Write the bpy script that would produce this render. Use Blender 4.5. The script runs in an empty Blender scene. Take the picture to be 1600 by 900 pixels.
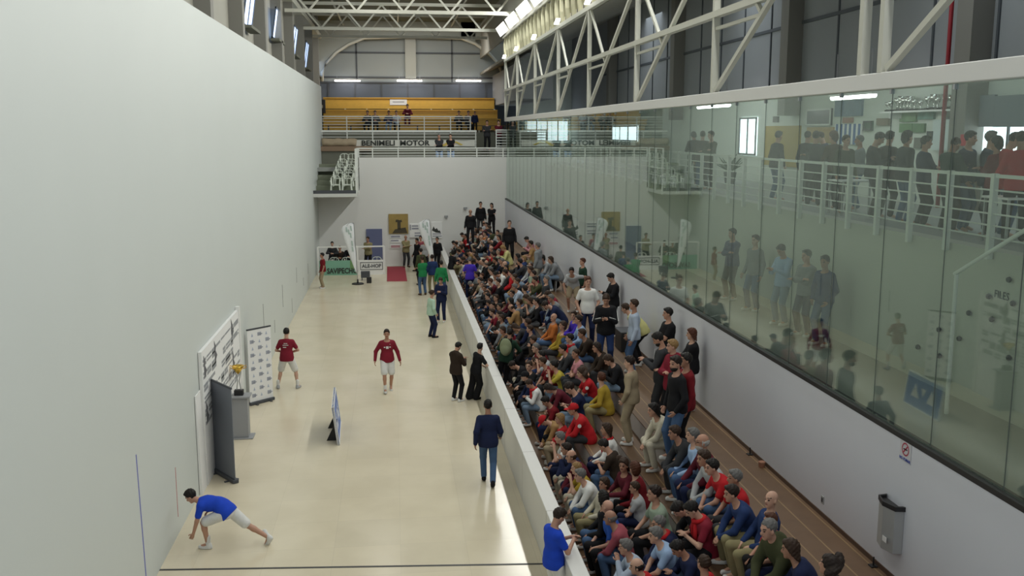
import bpy, math, random
import numpy as np
from mathutils import Vector, Matrix, Euler
random.seed(7)
RND = random.Random(11)
COL = bpy.context.scene.collection
PI = math.pi

# ------------------------------------------------------------------ camera model
H, F = 7.5, 1500.0
PH = math.atan(245 / F); PS = math.atan(187 / F * math.cos(PH))
FW = Vector((math.sin(PS) * math.cos(PH), math.cos(PS) * math.cos(PH), -math.sin(PH)))
RT = Vector((math.cos(PS), -math.sin(PS), 0)); UP = RT.cross(FW)
ORG = Vector((0, 0, H))
def ray(x, y): return (x - 800) * RT - (y - 450) * UP + F * FW
def onZ(x, y, z): v = ray(x, y); return ORG + v * ((z - H) / v.z)
def onX(x, y, X): v = ray(x, y); return ORG + v * (X / v.x)
def onY(x, y, Y): v = ray(x, y); return ORG + v * (Y / v.y)

cam = bpy.data.cameras.new('camera'); co = bpy.data.objects.new('camera', cam); COL.objects.link(co)
cam.sensor_width = 36; cam.lens = F / 1600 * 36; cam.clip_end = 300; cam.clip_start = .05
m = Matrix(((RT.x, UP.x, -FW.x, 0), (RT.y, UP.y, -FW.y, 0), (RT.z, UP.z, -FW.z, H), (0, 0, 0, 1)))
co.matrix_world = m
bpy.context.scene.camera = co

# ------------------------------------------------------------------ materials
MATS = {}
def mat(name, col, rough=.7, metal=0., emit=None, es=0., spec=.5, noise=0., nscale=8., bump=0.):
    if name in MATS: return MATS[name]
    M = bpy.data.materials.new(name); M.use_nodes = True
    nt = M.node_tree; b = nt.nodes['Principled BSDF']
    b.inputs['Base Color'].default_value = (*col, 1); b.inputs['Roughness'].default_value = rough
    b.inputs['Metallic'].default_value = metal; b.inputs['Specular IOR Level'].default_value = spec
    if emit: b.inputs['Emission Color'].default_value = (*emit, 1); b.inputs['Emission Strength'].default_value = es
    if noise or bump:
        tc = nt.nodes.new('ShaderNodeTexCoord'); n = nt.nodes.new('ShaderNodeTexNoise'); n.inputs['Scale'].default_value = nscale
        n.inputs['Detail'].default_value = 4
        nt.links.new(tc.outputs['Object'], n.inputs['Vector'])
        if noise:
            mx = nt.nodes.new('ShaderNodeMix'); mx.data_type = 'RGBA'
            mx.inputs[6].default_value = (*[c * (1 - noise) for c in col], 1); mx.inputs[7].default_value = (*[min(1, c * (1 + noise)) for c in col], 1)
            nt.links.new(n.outputs['Fac'], mx.inputs[0]); nt.links.new(mx.outputs[2], b.inputs['Base Color'])
        if bump:
            bp = nt.nodes.new('ShaderNodeBump'); bp.inputs['Strength'].default_value = bump
            nt.links.new(n.outputs['Fac'], bp.inputs['Height']); nt.links.new(bp.outputs['Normal'], b.inputs['Normal'])
    MATS[name] = M; return M

def tiled(name, c1, c2, mortar, sx, sy, msz, rough, axes='XY', offset=0., bias=0., spec=.5, wood=0.):
    """brick texture laid on object coordinates"""
    M = bpy.data.materials.new(name); M.use_nodes = True; nt = M.node_tree; b = nt.nodes['Principled BSDF']
    tc = nt.nodes.new('ShaderNodeTexCoord'); sp = nt.nodes.new('ShaderNodeSeparateXYZ'); cb = nt.nodes.new('ShaderNodeCombineXYZ')
    nt.links.new(tc.outputs['Object'], sp.inputs[0])
    nt.links.new(sp.outputs[axes[0]], cb.inputs[0]); nt.links.new(sp.outputs[axes[1]], cb.inputs[1])
    br = nt.nodes.new('ShaderNodeTexBrick'); br.offset = offset; br.inputs['Scale'].default_value = 1
    br.inputs['Brick Width'].default_value = sx; br.inputs['Row Height'].default_value = sy; br.inputs['Mortar Size'].default_value = msz
    br.inputs['Mortar Smooth'].default_value = .1
    br.inputs['Color1'].default_value = (*c1, 1); br.inputs['Color2'].default_value = (*c2, 1); br.inputs['Mortar'].default_value = (*mortar, 1)
    br.inputs['Bias'].default_value = bias
    nt.links.new(cb.outputs[0], br.inputs['Vector'])
    out = br.outputs['Color']
    nz = nt.nodes.new('ShaderNodeTexNoise'); nz.inputs['Scale'].default_value = .9 if not wood else 3; nz.inputs['Detail'].default_value = 5
    nt.links.new(tc.outputs['Object'], nz.inputs['Vector'])
    mx = nt.nodes.new('ShaderNodeMix'); mx.data_type = 'RGBA'; mx.blend_type = 'MULTIPLY'; mx.inputs[0].default_value = .35 + wood
    cr = nt.nodes.new('ShaderNodeValToRGB'); cr.color_ramp.elements[0].position = .35; cr.color_ramp.elements[0].color = (.8, .78, .74, 1)
    cr.color_ramp.elements[1].position = .6; cr.color_ramp.elements[1].color = (1, 1, 1, 1)
    nt.links.new(nz.outputs['Fac'], cr.inputs[0]); nt.links.new(out, mx.inputs[6]); nt.links.new(cr.outputs[0], mx.inputs[7])
    nt.links.new(mx.outputs[2], b.inputs['Base Color'])
    b.inputs['Roughness'].default_value = rough; b.inputs['Specular IOR Level'].default_value = spec
    MATS[name] = M; return M

M_LWALL = mat('painted_plaster', (.585, .622, .60), .55, noise=.025, nscale=.5)
M_EWALL = mat('end_plaster', (.70, .70, .68), .6, noise=.02, nscale=1)
M_LOWW = mat('parapet_paint', (.60, .595, .57), .45, noise=.03, nscale=2)
M_RWALL = mat('lower_wall_paint', (.68, .695, .755), .6, noise=.03, nscale=1.2)
M_FLOOR = tiled('court_terrazzo', (.70, .625, .47), (.67, .60, .455), (.63, .56, .425), 1.2, 1.2, .005, .20)
M_WOOD = tiled('terrace_tile', (.145, .08, .04), (.115, .063, .031), (.26, .17, .08), 30., .325, .012, .5, axes='YX', wood=.25)
M_RISER = mat('riser_paint', (.34, .31, .30), .7, noise=.1, nscale=3)
M_STEEL = mat('cream_steel_paint', (.62, .62, .54), .45)
M_WHITE = mat('white_paint', (.78, .78, .76), .45)
M_RAIL = mat('rail_white', (.72, .74, .70), .4)
M_DECK = tiled('roof_deck', (.17, .18, .13), (.15, .16, .12), (.08, .085, .06), 40., .35, .05, .7, axes='XY')
M_DECK2 = tiled('side_roof_deck', (.80, .76, .64), (.76, .72, .60), (.12, .11, .09), 40., .55, .2, .7, axes='XY')
M_PANEL = mat('facade_panel', (.34, .355, .365), .95, noise=.05, nscale=.6, spec=.05)
M_PANELL = mat('facade_panel_left', (.36, .35, .30), .7, noise=.08, nscale=.6)
M_COLM = mat('facade_column', (.24, .235, .21), .7)
M_JOINT = mat('panel_joint', (.09, .10, .11), .7)
M_REAR = mat('rear_panel', (.33, .36, .35), .7, noise=.04, nscale=.5)
M_REARD = mat('rear_lower_panel', (.115, .135, .165), .6, noise=.12, nscale=.4)
M_CONC = mat('dark_concrete', (.16, .165, .13), .85, noise=.1, nscale=2)
M_GFLOOR = mat('gallery_floor', (.30, .31, .29), .6, noise=.06, nscale=2)
M_BENCH = mat('yellow_wood', (.66, .39, .06), .45, noise=.12, nscale=3)
M_BLACK = mat('black_paint', (.012, .012, .013), .5)
M_DGREY = mat('dark_grey', (.06, .065, .075), .5)
M_GREYB = mat('grey_banner_back', (.17, .185, .215), .6)
M_ALU = mat('aluminium', (.45, .46, .47), .35, metal=.8)
M_STSTEEL = mat('brushed_steel', (.40, .41, .41), .45, metal=.25)
M_GOLD = mat('gold', (.75, .48, .08), .25, metal=.9)
M_PED = mat('grey_pedestal', (.29, .30, .31), .45)
M_PAPER = mat('paper_white', (.80, .80, .79), .6)
M_RED = mat('red_mat', (.30, .028, .045), .8, noise=.1, nscale=8)
M_BLUE = mat('sign_blue', (.045, .14, .48), .4)
M_LBLUE = mat('line_blue', (.03, .05, .45), .5)
M_LRED = mat('line_red', (.45, .03, .04), .5)
M_LBLK = mat('line_black', (.05, .05, .05), .5)
M_GREEN = mat('banner_green', (.20, .42, .31), .6)
M_GREEN2 = mat('banner_deep_green', (.16, .30, .12), .6)
M_TEXT = mat('lettering_dark', (.03, .035, .03), .6)
M_TEXTB = mat('lettering_blue', (.05, .08, .35), .6)
M_PLASTIC = mat('white_plastic', (.70, .74, .66), .35)
M_TAN = mat('beige_canvas', (.40, .32, .22), .85, noise=.2, nscale=4)
M_LAMP = mat('lit_tube', (1, 1, 1), .5, emit=(1, .97, 1), es=14)
M_SKYL = mat('skylight_daylight', (1, 1, 1), .5, emit=(1, 1, .95), es=3.2)
M_WIN = mat('window_daylight', (1, 1, 1), .5, emit=(.42, .60, 1.0), es=1.25)
M_WINW = mat('window_daylight_white', (1, 1, 1), .5, emit=(.78, .9, 1.0), es=2.6)
M_RIB = mat('rib_cream', (.60, .58, .40), .5)
M_BLIND = mat('grey_blind', (.22, .25, .28), .8)
M_BAR = mat('bar_wall_white', (.62, .66, .60), .7, noise=.03, nscale=1)

def glassmat():
    M = bpy.data.materials.new('clear_glass'); M.use_nodes = True; nt = M.node_tree; nt.nodes.clear()
    o = nt.nodes.new('ShaderNodeOutputMaterial'); mx = nt.nodes.new('ShaderNodeMixShader')
    t = nt.nodes.new('ShaderNodeBsdfTransparent'); t.inputs[0].default_value = (.86, .915, .88, 1)
    g = nt.nodes.new('ShaderNodeBsdfGlossy'); g.inputs['Roughness'].default_value = 0.0; g.inputs[0].default_value = (.93, .98, .95, 1)
    lw = nt.nodes.new('ShaderNodeLayerWeight'); lw.inputs[0].default_value = .5
    p = nt.nodes.new('ShaderNodeMath'); p.operation = 'POWER'; p.inputs[1].default_value = 4.4
    a = nt.nodes.new('ShaderNodeMath'); a.operation = 'MULTIPLY_ADD'; a.inputs[1].default_value = .9; a.inputs[2].default_value = .042
    nt.links.new(lw.outputs['Facing'], p.inputs[0]); nt.links.new(p.outputs[0], a.inputs[0]); nt.links.new(a.outputs[0], mx.inputs[0])
    nt.links.new(t.outputs[0], mx.inputs[1]); nt.links.new(g.outputs[0], mx.inputs[2]); nt.links.new(mx.outputs[0], o.inputs[0])
    return M
M_GLASS = glassmat()

# ------------------------------------------------------------------ mesh helpers
class MB:
    def __init__(s): s.v = []; s.f = []; s.m = []
    def add(s, vs, fs, mi=0):
        b = len(s.v); s.v += [tuple(v) for v in vs]; s.f += [tuple(b + i for i in f) for f in fs]; s.m += [mi] * len(fs); return s
    def box(s, x0, x1, y0, y1, z0, z1, mi=0, M=None):
        vs = [Vector(p) for p in ((x0,y0,z0),(x1,y0,z0),(x1,y1,z0),(x0,y1,z0),(x0,y0,z1),(x1,y0,z1),(x1,y1,z1),(x0,y1,z1))]
        if M: vs = [M @ v for v in vs]
        return s.add(vs, [(0,3,2,1),(4,5,6,7),(0,1,5,4),(1,2,6,5),(2,3,7,6),(3,0,4,7)], mi)
    def bar(s, a, b, w, h=None, mi=0, up=(0,0,1)):
        a = Vector(a); b = Vector(b); d = (b - a).normalized(); h = h or w
        u = Vector(up)
        if abs(d.dot(u)) > .98: u = Vector((1, 0, 0))
        r = d.cross(u).normalized(); u = r.cross(d)
        vs = []
        for p in (a, b):
            for sx, sz in ((-1,-1),(1,-1),(1,1),(-1,1)): vs.append(p + r * sx * w / 2 + u * sz * h / 2)
        return s.add(vs, [(0,1,2,3),(7,6,5,4),(0,4,5,1),(1,5,6,2),(2,6,7,3),(3,7,4,0)], mi)
    def tube(s, pts, r, n=8, mi=0, cap=True):
        pts = [Vector(p) for p in pts]; rs = r if isinstance(r, (list, tuple)) else [r] * len(pts)
        rings = []
        for i, p in enumerate(pts):
            d = (pts[min(i + 1, len(pts) - 1)] - pts[max(i - 1, 0)]).normalized()
            u = Vector((0, 0, 1)) if abs(d.z) < .9 else Vector((1, 0, 0))
            x = d.cross(u).normalized(); y = x.cross(d)
            rings += [p + (x * math.cos(2 * PI * k / n) + y * math.sin(2 * PI * k / n)) * rs[i] for k in range(n)]
        fs = [(i*n + k, i*n + (k+1) % n, (i+1)*n + (k+1) % n, (i+1)*n + k) for i in range(len(pts) - 1) for k in range(n)]
        if cap: fs += [tuple(range(n))[::-1], tuple((len(pts)-1)*n + k for k in range(n))]
        return s.add(rings, fs, mi)
    def lathe(s, prof, n=20, c=(0,0,0), mi=0):
        vs = [(c[0] + r * math.cos(2*PI*k/n), c[1] + r * math.sin(2*PI*k/n), c[2] + z) for r, z in prof for k in range(n)]
        fs = [(i*n + k, i*n + (k+1) % n, (i+1)*n + (k+1) % n, (i+1)*n + k) for i in range(len(prof) - 1) for k in range(n)]
        return s.add(vs, fs, mi)
    def prism(s, pts, d, mi=0):
        """pts: 3d outline, d: extrusion vector"""
        d = Vector(d); n = len(pts); vs = [Vector(p) for p in pts]; vs += [v + d for v in vs]
        return s.add(vs, [tuple(range(n))[::-1], tuple(range(n, 2*n))] + [(k, (k+1) % n, n + (k+1) % n, n + k) for k in range(n)], mi)
    def obj(s, name, mats, parent=None, smooth=False, bevel=0, loc=None):
        me = bpy.data.meshes.new(name); me.from_pydata([tuple(v) for v in s.v], [], s.f)
        for k in (mats if isinstance(mats, (list, tuple)) else [mats]): me.materials.append(k)
        if any(s.m): me.polygons.foreach_set('material_index', s.m)
        if smooth: me.polygons.foreach_set('use_smooth', [True] * len(me.polygons))
        me.update()
        o = bpy.data.objects.new(name, me); COL.objects.link(o)
        if parent: o.parent = parent
        if loc: o.location = loc
        if bevel:
            bv = o.modifiers.new('bevel', 'BEVEL'); bv.width = bevel; bv.segments = 2; bv.limit_method = 'ANGLE'
        return o
def tag(o, label, cat, group=None, kind=None):
    o['label'] = label; o['category'] = cat
    if group: o['group'] = group
    if kind: o['kind'] = kind
    return o
def struct(o, label=None, cat=None):
    o['kind'] = 'structure'
    if label: o['label'] = label
    if cat: o['category'] = cat
    return o
def empty(name, loc=(0,0,0), rz=0):
    o = bpy.data.objects.new(name, None); COL.objects.link(o); o.location = loc; o.rotation_euler = (0, 0, rz); o.empty_display_size = .1; return o
def text(body, size, material, name='lettering', parent=None, M=None, sx=1., ext=.002, bold=0.):
    cu = bpy.data.curves.new(name, 'FONT'); cu.body = body; cu.size = size; cu.align_x = 'CENTER'; cu.align_y = 'CENTER'; cu.extrude = ext
    cu.offset = bold; cu.resolution_u = 2
    tmp = bpy.data.objects.new(name, cu); COL.objects.link(tmp)
    dg = bpy.context.evaluated_depsgraph_get(); me = bpy.data.meshes.new_from_object(tmp.evaluated_get(dg)); bpy.data.objects.remove(tmp); bpy.data.curves.remove(cu)
    me.materials.clear(); me.materials.append(material); o = bpy.data.objects.new(name, me); COL.objects.link(o)
    if parent: o.parent = parent
    if M is not None: o.matrix_local = M @ Matrix.Diagonal((sx, 1, 1, 1))
    return o
def facing(loc, n, up=(0,0,1)):
    """matrix whose +Z is n, local Y up"""
    n = Vector(n).normalized(); u = Vector(up); x = u.cross(n).normalized(); y = n.cross(x)
    return Matrix(((x.x, y.x, n.x, loc[0]), (x.y, y.y, n.y, loc[1]), (x.z, y.z, n.z, loc[2]), (0,0,0,1)))

# ------------------------------------------------------------------ the shell
XL, XR, XC = -4.15, 6.25, 2.5
YE = 54.0
struct(MB().box(XL - .3, 2.62, 4, YE, -.2, 0).obj('floor', M_FLOOR), 'glossy cream court floor', 'floor')
struct(MB().box(XL - .35, XL, 4, 59.2, 0, 10.12).obj('wall_left', M_LWALL), 'tall smooth white playing wall on the left', 'wall')
# end wall with the balcony recess at its upper left
e = MB(); e.prism([(XL, YE, 0), (XR + 2.5, YE, 0), (XR + 2.5, YE, 6.07), (-1.86, YE, 6.07), (-1.86, YE, 4.3), (XL, YE, 4.3)], (0, .3, 0))
struct(e.obj('wall_far', M_EWALL), 'white end wall under the spectators gallery', 'wall')
w = MB(); w.box(XC, XC + .26, 4, YE, 0, 1.05)
low = struct(w.obj('wall_parapet', M_LOWW, bevel=.012), 'low white wall between court and terrace steps', 'wall')
j = MB()
for y in np.arange(6.2, 54, 3.1): j.box(XC - .002, XC + .262, y - .006, y + .006, .0, 1.051)
struct(j.obj('trim_1', mat('joint_grey', (.35, .34, .32), .8)), 'expansion joints of the low wall', 'trim')
struct(MB().box(XR, XR + .25, 4, YE, 0, 3.70).obj('wall_right', M_RWALL), 'white wall below the long glass wall', 'wall')
# terrace: strip, three steps and the walkway
Z0, DZ, EDG = .30, .3825, [2.76, 3.38, 3.84, 4.30, 4.77, 6.25]
for i in range(5):
    z = Z0 + DZ * i
    s = MB(); s.box(EDG[i], EDG[i+1] if i < 4 else XR, 4, YE, -.2 if i == 0 else z - DZ - .02, z - .02, 1)
    s.box(EDG[i] - (0 if i == 0 else .015), EDG[i+1] if i < 4 else XR, 4, YE, z - .02, z, 0)
    o = s.obj('floor_terrace' if i != 4 else 'floor_walkway', [M_WOOD, M_RISER])
    struct(o, ['brown tiled foot strip behind the low wall', 'lowest brown tiled terrace step', 'second brown tiled terrace step', 'third brown tiled terrace step', 'brown tiled walkway beside the right wall'][i], 'floor')
struct(MB().box(XR - .012, XR, 4, YE, 1.83, 1.90).obj('baseboard_right', mat('dark_brown_skirting', (.10, .06, .04), .6)), 'thin dark skirting of the right wall', 'baseboard')
# painted lines
l = MB().box(-4.15, 2.5, 15.72, 15.80, 0, .003)
l = MB().prism([(-4.15, 16.28, .001), (2.5, 15.70, .001), (2.5, 15.64, .001), (-4.15, 16.22, .001)], (0, 0, .003))
tag(l.obj('court_line', M_LBLK), 'black line painted across the court floor near the camera', 'line')
for (y0, z0, y1, z1, w_, mt, lb) in [(15.27, 2.42, 15.40, .02, .032, M_LBLUE, 'blue vertical line on the left wall above the black floor line'),
                                (17.80, 1.30, 17.80, .33, .022, M_LRED, 'short red vertical line on the left wall by the crouching blue player')]:
    tag(MB().bar((XL + .002, y0, z0), (XL + .002, y1, z1), .004, w_, up=(0,1,0)).obj('wall_line', mt), lb, 'line', 'coloured lines on the left wall')
for k, (x, ya, yb) in enumerate([(411, 475, 512), (429, 500, 520), (441, 445, 481), (456, 466, 489), (463, 418, 442), (474, 434, 446), (481, 412, 428)]):
    a = onX(x, ya, XL + .002); b = onX(x + .6, yb, XL + .002); b.y = a.y
    tag(MB().bar(a, b, .004, .05, up=(0,1,0)).obj('wall_line', M_LBLK),
        ['thin dark line on the left wall directly above the white roll-up banner', 'faint short line on the left wall just behind the white roll-up banner', 'long thin dark line on the left wall beyond the roll-up banner',
         'short thin dark line on the left wall beyond the long one', 'upper thin dark line far down the left wall', 'short thin line far down the left wall before the red ghostly player', 'farthest thin dark line on the left wall'][k], 'line', 'thin dark lines on the left wall')
# right wall: sill, glass, beam
struct(MB().box(XR - .01, XR + .14, 4, YE, 3.70, 3.765).obj('trim_2', M_BLACK), 'dark sill rail under the glass', 'trim')
struct(MB().box(XR - .06, XR + .2, 4, YE - .2, 8.03, 8.24).obj('trim_3', M_WHITE, bevel=.01), 'long cream beam above the glass wall', 'beam')
PANE = MB().box(0, .02, .014, 1.386, 0, 4.255).obj('glass_pane', M_GLASS, loc=(XR + .04, 5, 3.775))
CL = MB().box(-.02, .03, 0.0, .04, 4.19, 4.25).obj('clamp', M_ALU, PANE)
MU = MB().box(.004, .012, .001, .009, 0, 4.255).obj('silicone_joint', mat('joint_green_grey', (.12, .14, .13), .5), PANE)
ys = [YE - .3 - 1.4 * (k + 1) for k in range(34)]
for k, y in enumerate(ys):
    if k == 0: p = PANE
    else:
        p = PANE.copy(); COL.objects.link(p)
        for c in (CL, MU): d = c.copy(); COL.objects.link(d); d.parent = p
    p.location = (XR + .04, y, 3.775)
    tag(p, 'tall clear frameless glass pane of the long wall above the white wall', 'glass pane', 'panes of the long glass wall')

# ------------------------------------------------------------------ side truss along the glass wall
tr = empty('steel_truss', (XR, 30, 8.24)); tag(tr, 'long cream lattice truss standing on the beam over the glass wall', 'truss')
def wp(o):  # keep world coordinates for children of a translated empty
    pass
def part(mb, name, mt, root, **k):
    o = mb.obj(name, mt, root, **k); o.matrix_parent_inverse = Matrix.LocRotScale(root.location, root.rotation_euler, None).inverted(); return o
ZM, ZT = 9.72, 11.33
part(MB().box(XR - .07, XR + .07, 6, 54, ZM - .06, ZM + .06), 'middle_chord', M_STEEL, tr)
part(MB().box(XR - .07, XR + .07, 6, 54, ZT - .07, ZT + .07), 'top_chord', M_STEEL, tr)
posts = [53.7, 48.6, 42.5, 36.5, 30.7, 24.6, 18.5, 12.45, 11.9, 6.2]
for i, y in enumerate(posts): part(MB().box(XR - .06, XR + .06, y - .055, y + .055, 8.24, ZT), 'post', M_STEEL, tr)
for i in range(len(posts) - 1):
    a, c_ = posts[i], posts[i+1]
    if a - c_ < 1: continue
    k_ = (a - c_) / 6.1
    part(MB().bar((XR, a - .12, 8.28), (XR, c_ + .05, ZT), .085), 'diagonal', M_STEEL, tr)
    part(MB().bar((XR, a - .05, ZT), (XR, a - 2.35 * k_, 9.5), .07), 'diagonal', M_STEEL, tr)
    part(MB().bar((XR, a, 9.45), (XR, a - 2.3 * k_, 9.45), .06), 'strut', M_STEEL, tr)
# skylight band over the truss
sk = empty('skylight_band', (XR, 40, 11.4)); tag(sk, 'row of bright skylight panes with curved cream ribs above the truss', 'skylight')
y = 54.0; k = 0
while y > 3.5:
    part(MB().prism([(6.0, y - 3.45, 12.62), (6.0, y, 12.62), (5.74, y, 13.05), (5.74, y - 3.45, 13.05)], (.03, 0, .02)), 'pane', M_SKYL, sk)
    y -= 4.3; k += 1
part(MB().bar((XR - .1, 54, 12.55), (XR - .1, 20, 12.55), .08), 'rail', M_STEEL, sk)
for y in np.arange(53.6, 20, -1.12):
    pts = [(XR + .05, y, ZT + .05), (XR, y - .05, ZT + .45), (XR, y, ZT + .85), (XR + .05, y + .03, 12.5)]
    part(MB().tube(pts, .12, 8), 'rib', M_RIB, sk)
part(MB().box(XR + .2, XR + .24, 20, 54, ZT, 12.6), 'backing_sheet', mat('polycarbonate', (.17, .16, .10), .5), sk)
for y in (53.3, 48.2, 42.2, 36.2, 30.5, 24.4): part(MB().bar((XR - .15, y, 11.42), (XR - .15, y - .5, 11.55), .16, .05), 'light_gap', M_SKYL, sk)

# roof
struct(MB().box(-5.6, 6.3, -2, 71, 15.0, 15.2).obj('ceiling', M_DECK), 'dark ribbed metal roof deck', 'ceiling')
s = MB(); s.prism([(6.3, 4, 11.45), (13.2, 4, 14.1), (13.2, 4, 14.25), (6.3, 4, 11.6)], (0, 80, 0)); struct(s.obj('ceiling_side', M_DECK2), 'ribbed deck of the side roof', 'ceiling')
struct(MB().box(6.3, 6.4, -2, 71, 12.6, 15.0).obj('wall_clerestory', M_PANELL), 'upper wall above the skylight band', 'wall')
# cross trusses
CT = None
for k, Y in enumerate((42, 47.5, 55.5, 63.5)):
    if CT is None:
        CT = empty('roof_truss', (0, Y, 13.45))
        MB().box(-4.9, 6.2, -.08, .08, -.08, .08).obj('bottom_chord', M_STEEL, CT)
        MB().box(-4.9, 6.2, -.08, .08, 1.26, 1.42).obj('top_chord', M_STEEL, CT)
        n = 5; dx = 11.1 / n
        for i in range(n):
            x = -4.9 + dx * i
            MB().bar((x, 0, 1.3), (x + dx/2, 0, 0), .09).obj('web', M_STEEL, CT); MB().bar((x + dx/2, 0, 0), (x + dx, 0, 1.3), .09).obj('web', M_STEEL, CT)
        r = CT; base = list(CT.children)
    else:
        r = CT.copy(); COL.objects.link(r); r.location = (0, Y, onY(640, [0, 19, 46, 58][k], Y).z)
        for c in base: d = c.copy(); COL.objects.link(d); d.parent = r
    tag(r, ['cream lattice roof truss nearest the camera, at the very top edge', 'second cream lattice roof truss from the camera', 'third cream lattice roof truss from the camera', 'farthest cream lattice roof truss, before the gable'][k], 'truss', 'roof trusses across the hall')
for x in (-3.2, 0.5, 4.2):
    t = MB().bar((x, 42, 14.7), (x, 69, 14.7), .09)
    tag(t.obj('purlin_beam', M_STEEL), {-3.2: 'left lengthwise cream beam between the roof trusses', .5: 'middle lengthwise cream beam between the roof trusses', 4.2: 'right lengthwise cream beam between the roof trusses'}[x], 'beam', 'lengthwise beams of the roof')
# left facade above the playing wall
lf = MB().box(-5.5, -5.2, 4, 71, 0, 15.0); struct(lf.obj('wall_left_upper', M_PANELL), 'panelled wall above the playing wall', 'wall')
struct(MB().box(-5.2, XL - .36, 4, 71, 9.0, 9.2).obj('trim_4', M_CONC), 'ledge behind the playing wall', 'trim')
for y in (20.5, 27.5, 33.2, 39.0, 44.6, 49.8, 55.6, 61.5, 66.5):
    struct(MB().box(-5.2, -4.75, y - .22, y + .22, 9.2, 15).obj('column', M_COLM), 'tall grey column of the upper left wall', 'column')
    struct(MB().box(-5.2, -5.12, y + 1.0, y + 1.12, 9.2, 15).obj('trim_5', M_STEEL), 'thin cream mullion of the upper left wall', 'trim')
struct(MB().box(-5.2, -4.7, 20, 70, 13.75, 14.05).obj('trim_6', M_STEEL), 'upper cream rail of the left wall', 'trim')
for k, (x, yt, yb) in enumerate([(390, -14, 42), (433, 15, 62), (460, 42, 86), (478, 66, 106), (497, 93, 118)]):
    a = onX(x, yt, -4.95); b = onX(x, yb, -4.95); Y = (a.y + b.y)/2; zt, zb = a.z, b.z
    wd = 1.05
    r = empty('window_%d' % (k + 1), (-5.1, Y, zb)); r['kind'] = 'structure'; r['label'] = ['nearest tilted blue-lit window high on the left', 'second tilted window high on the left', 'third window high on the left', 'fourth window high on the left', 'farthest window high on the left'][k]; r['category'] = 'window'
    M = Matrix.Rotation(math.radians(9), 4, 'Y'); h = zt - zb
    f = MB()
    for (y0, y1, z0, z1) in ((-wd, -wd + .07, 0, h), (wd - .07, wd, 0, h), (-wd, wd, 0, .07), (-wd, wd, h - .07, h), (-.03, .03, 0, h)): f.box(0, .06, y0, y1, z0, z1, M=M)
    f.obj('window_frame', mat('window_frame_blue_grey', (.10, .13, .18), .5), r)
    MB().box(.01, .03, -wd + .07, wd - .07, .07, h - .07, M=M).obj('window_pane', M_WIN, r)
    MB().box(-.02, .35, -wd - .1, wd + .1, -.12, -.02).obj('window_sill', M_CONC, r)
# rear gable wall
struct(MB().box(-5.5, 9.0, 70, 70.3, 5, 10.9).obj('wall_back_lower', M_REARD), 'dark blue-grey lower panels of the back wall', 'wall')
struct(MB().box(-5.5, 9.0, 70, 70.3, 10.9, 15.2).obj('wall_back_upper', M_REAR), 'pale grey upper panels of the back gable', 'wall')
struct(MB().box(1.0, 1.75, 69.6, 70, 11.2, 15).obj('column', mat('pale_column', (.42, .43, .38), .6)), 'pale column in the middle of the gable', 'column')
jj = MB()
for x in (-2.4, 4.3): jj.box(x - .05, x + .05, 69.93, 70, 10.9, 15)
for z in (12.95, 11.25): jj.box(-5.4, 8.8, 69.93, 70, z - .06, z + .06)
for x in np.arange(-4.4, 8, 1.85): jj.box(x - .06, x + .06, 69.93, 70, 9.7, 10.9)
jj.box(-5.4, 8.8, 69.9, 70, 10.85, 10.95)
struct(jj.obj('trim_7', M_JOINT), 'dark joints of the back wall panels', 'trim')
ar = [(-4.75, 10.9), (-4.72, 11.5), (-4.4, 12.2), (-3.75, 12.85), (-2.9, 13.4), (-1.8, 13.85), (1.5, 13.98), (4.9, 13.92), (5.9, 13.55), (6.9, 12.85), (7.5, 12.2), (7.8, 11.5), (7.85, 10.9)]
tag(MB().tube([(x, 68.9, z) for x, z in ar], .11, 8).obj('gable_arch', M_STEEL, smooth=True), 'cream steel arch framing the back gable wall', 'arch')
g = MB(); L = [(x, z) for x, z in ar]
outer = [(-5.2, 68.95, 10.9), (-5.2, 68.95, 15)] + [(8.9, 68.95, 15), (8.9, 68.95, 10.9)]
for i in range(len(L) - 1):
    (x0, z0), (x1, z1) = L[i], L[i+1]
    if i < 5: g.prism([(x0, 68.95, z0), (x1, 68.95, z1), (-5.2, 68.95, z1), (-5.2, 68.95, z0)], (0, .06, 0))
    elif i > 7: g.prism([(x0, 68.95, z0), (x1, 68.95, z1), (8.9, 68.95, z1), (8.9, 68.95, z0)], (0, .06, 0))
    if i >= 5 and i <= 7: g.prism([(x0, 68.95, z0), (x1, 68.95, z1), (x1, 68.95, 15), (x0, 68.95, 15)], (0, .06, 0))
g.box(-5.2, -1.8, 68.95, 69.01, 13.85, 15); g.box(4.9, 8.9, 68.95, 69.01, 13.92, 15)
struct(g.obj('wall_gable', mat('gable_sheet', (.36, .37, .32), .6)), 'sheeting around the gable arch', 'wall')
struct(MB().box(7.2, 9.0, 54.3, 70, 9.3, 11.4).obj('wall_back_return', M_PANEL), 'dark return wall right of the gallery', 'wall')

def tube_lamp(c, length, ax, label, group, chain=0.):
    r = empty('ceiling_light', c); tag(r, label, 'lamp', group)
    d = Vector((1, 0, 0)) if ax == 'X' else Vector((0, 1, 0))
    MB().bar(-d * length/2, d * length/2, .16, .07).obj('housing', M_WHITE, r, loc=(0, 0, .06))
    MB().tube([-d * length/2 * .97, d * length/2 * .97], .06, 10).obj('lit_tube', M_LAMP, r, smooth=True)
    for s in (-1, 1): MB().bar(d * s * length * .4 + Vector((0,0,.08)), d * s * length * .4 + Vector((0, 0, .08 + (chain or .3))), .02).obj('hanger', M_ALU, r)
for k, x in enumerate((543, 640, 732)):
    c = onY(x, 126, 69.3)
    tube_lamp(c, 1.8, 'X', ['left of three lit tube lights on the back wall', 'middle lit tube light on the back wall, below the pale column', 'right of three lit tube lights on the back wall'][k], 'lit tubes on the back wall')

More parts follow.
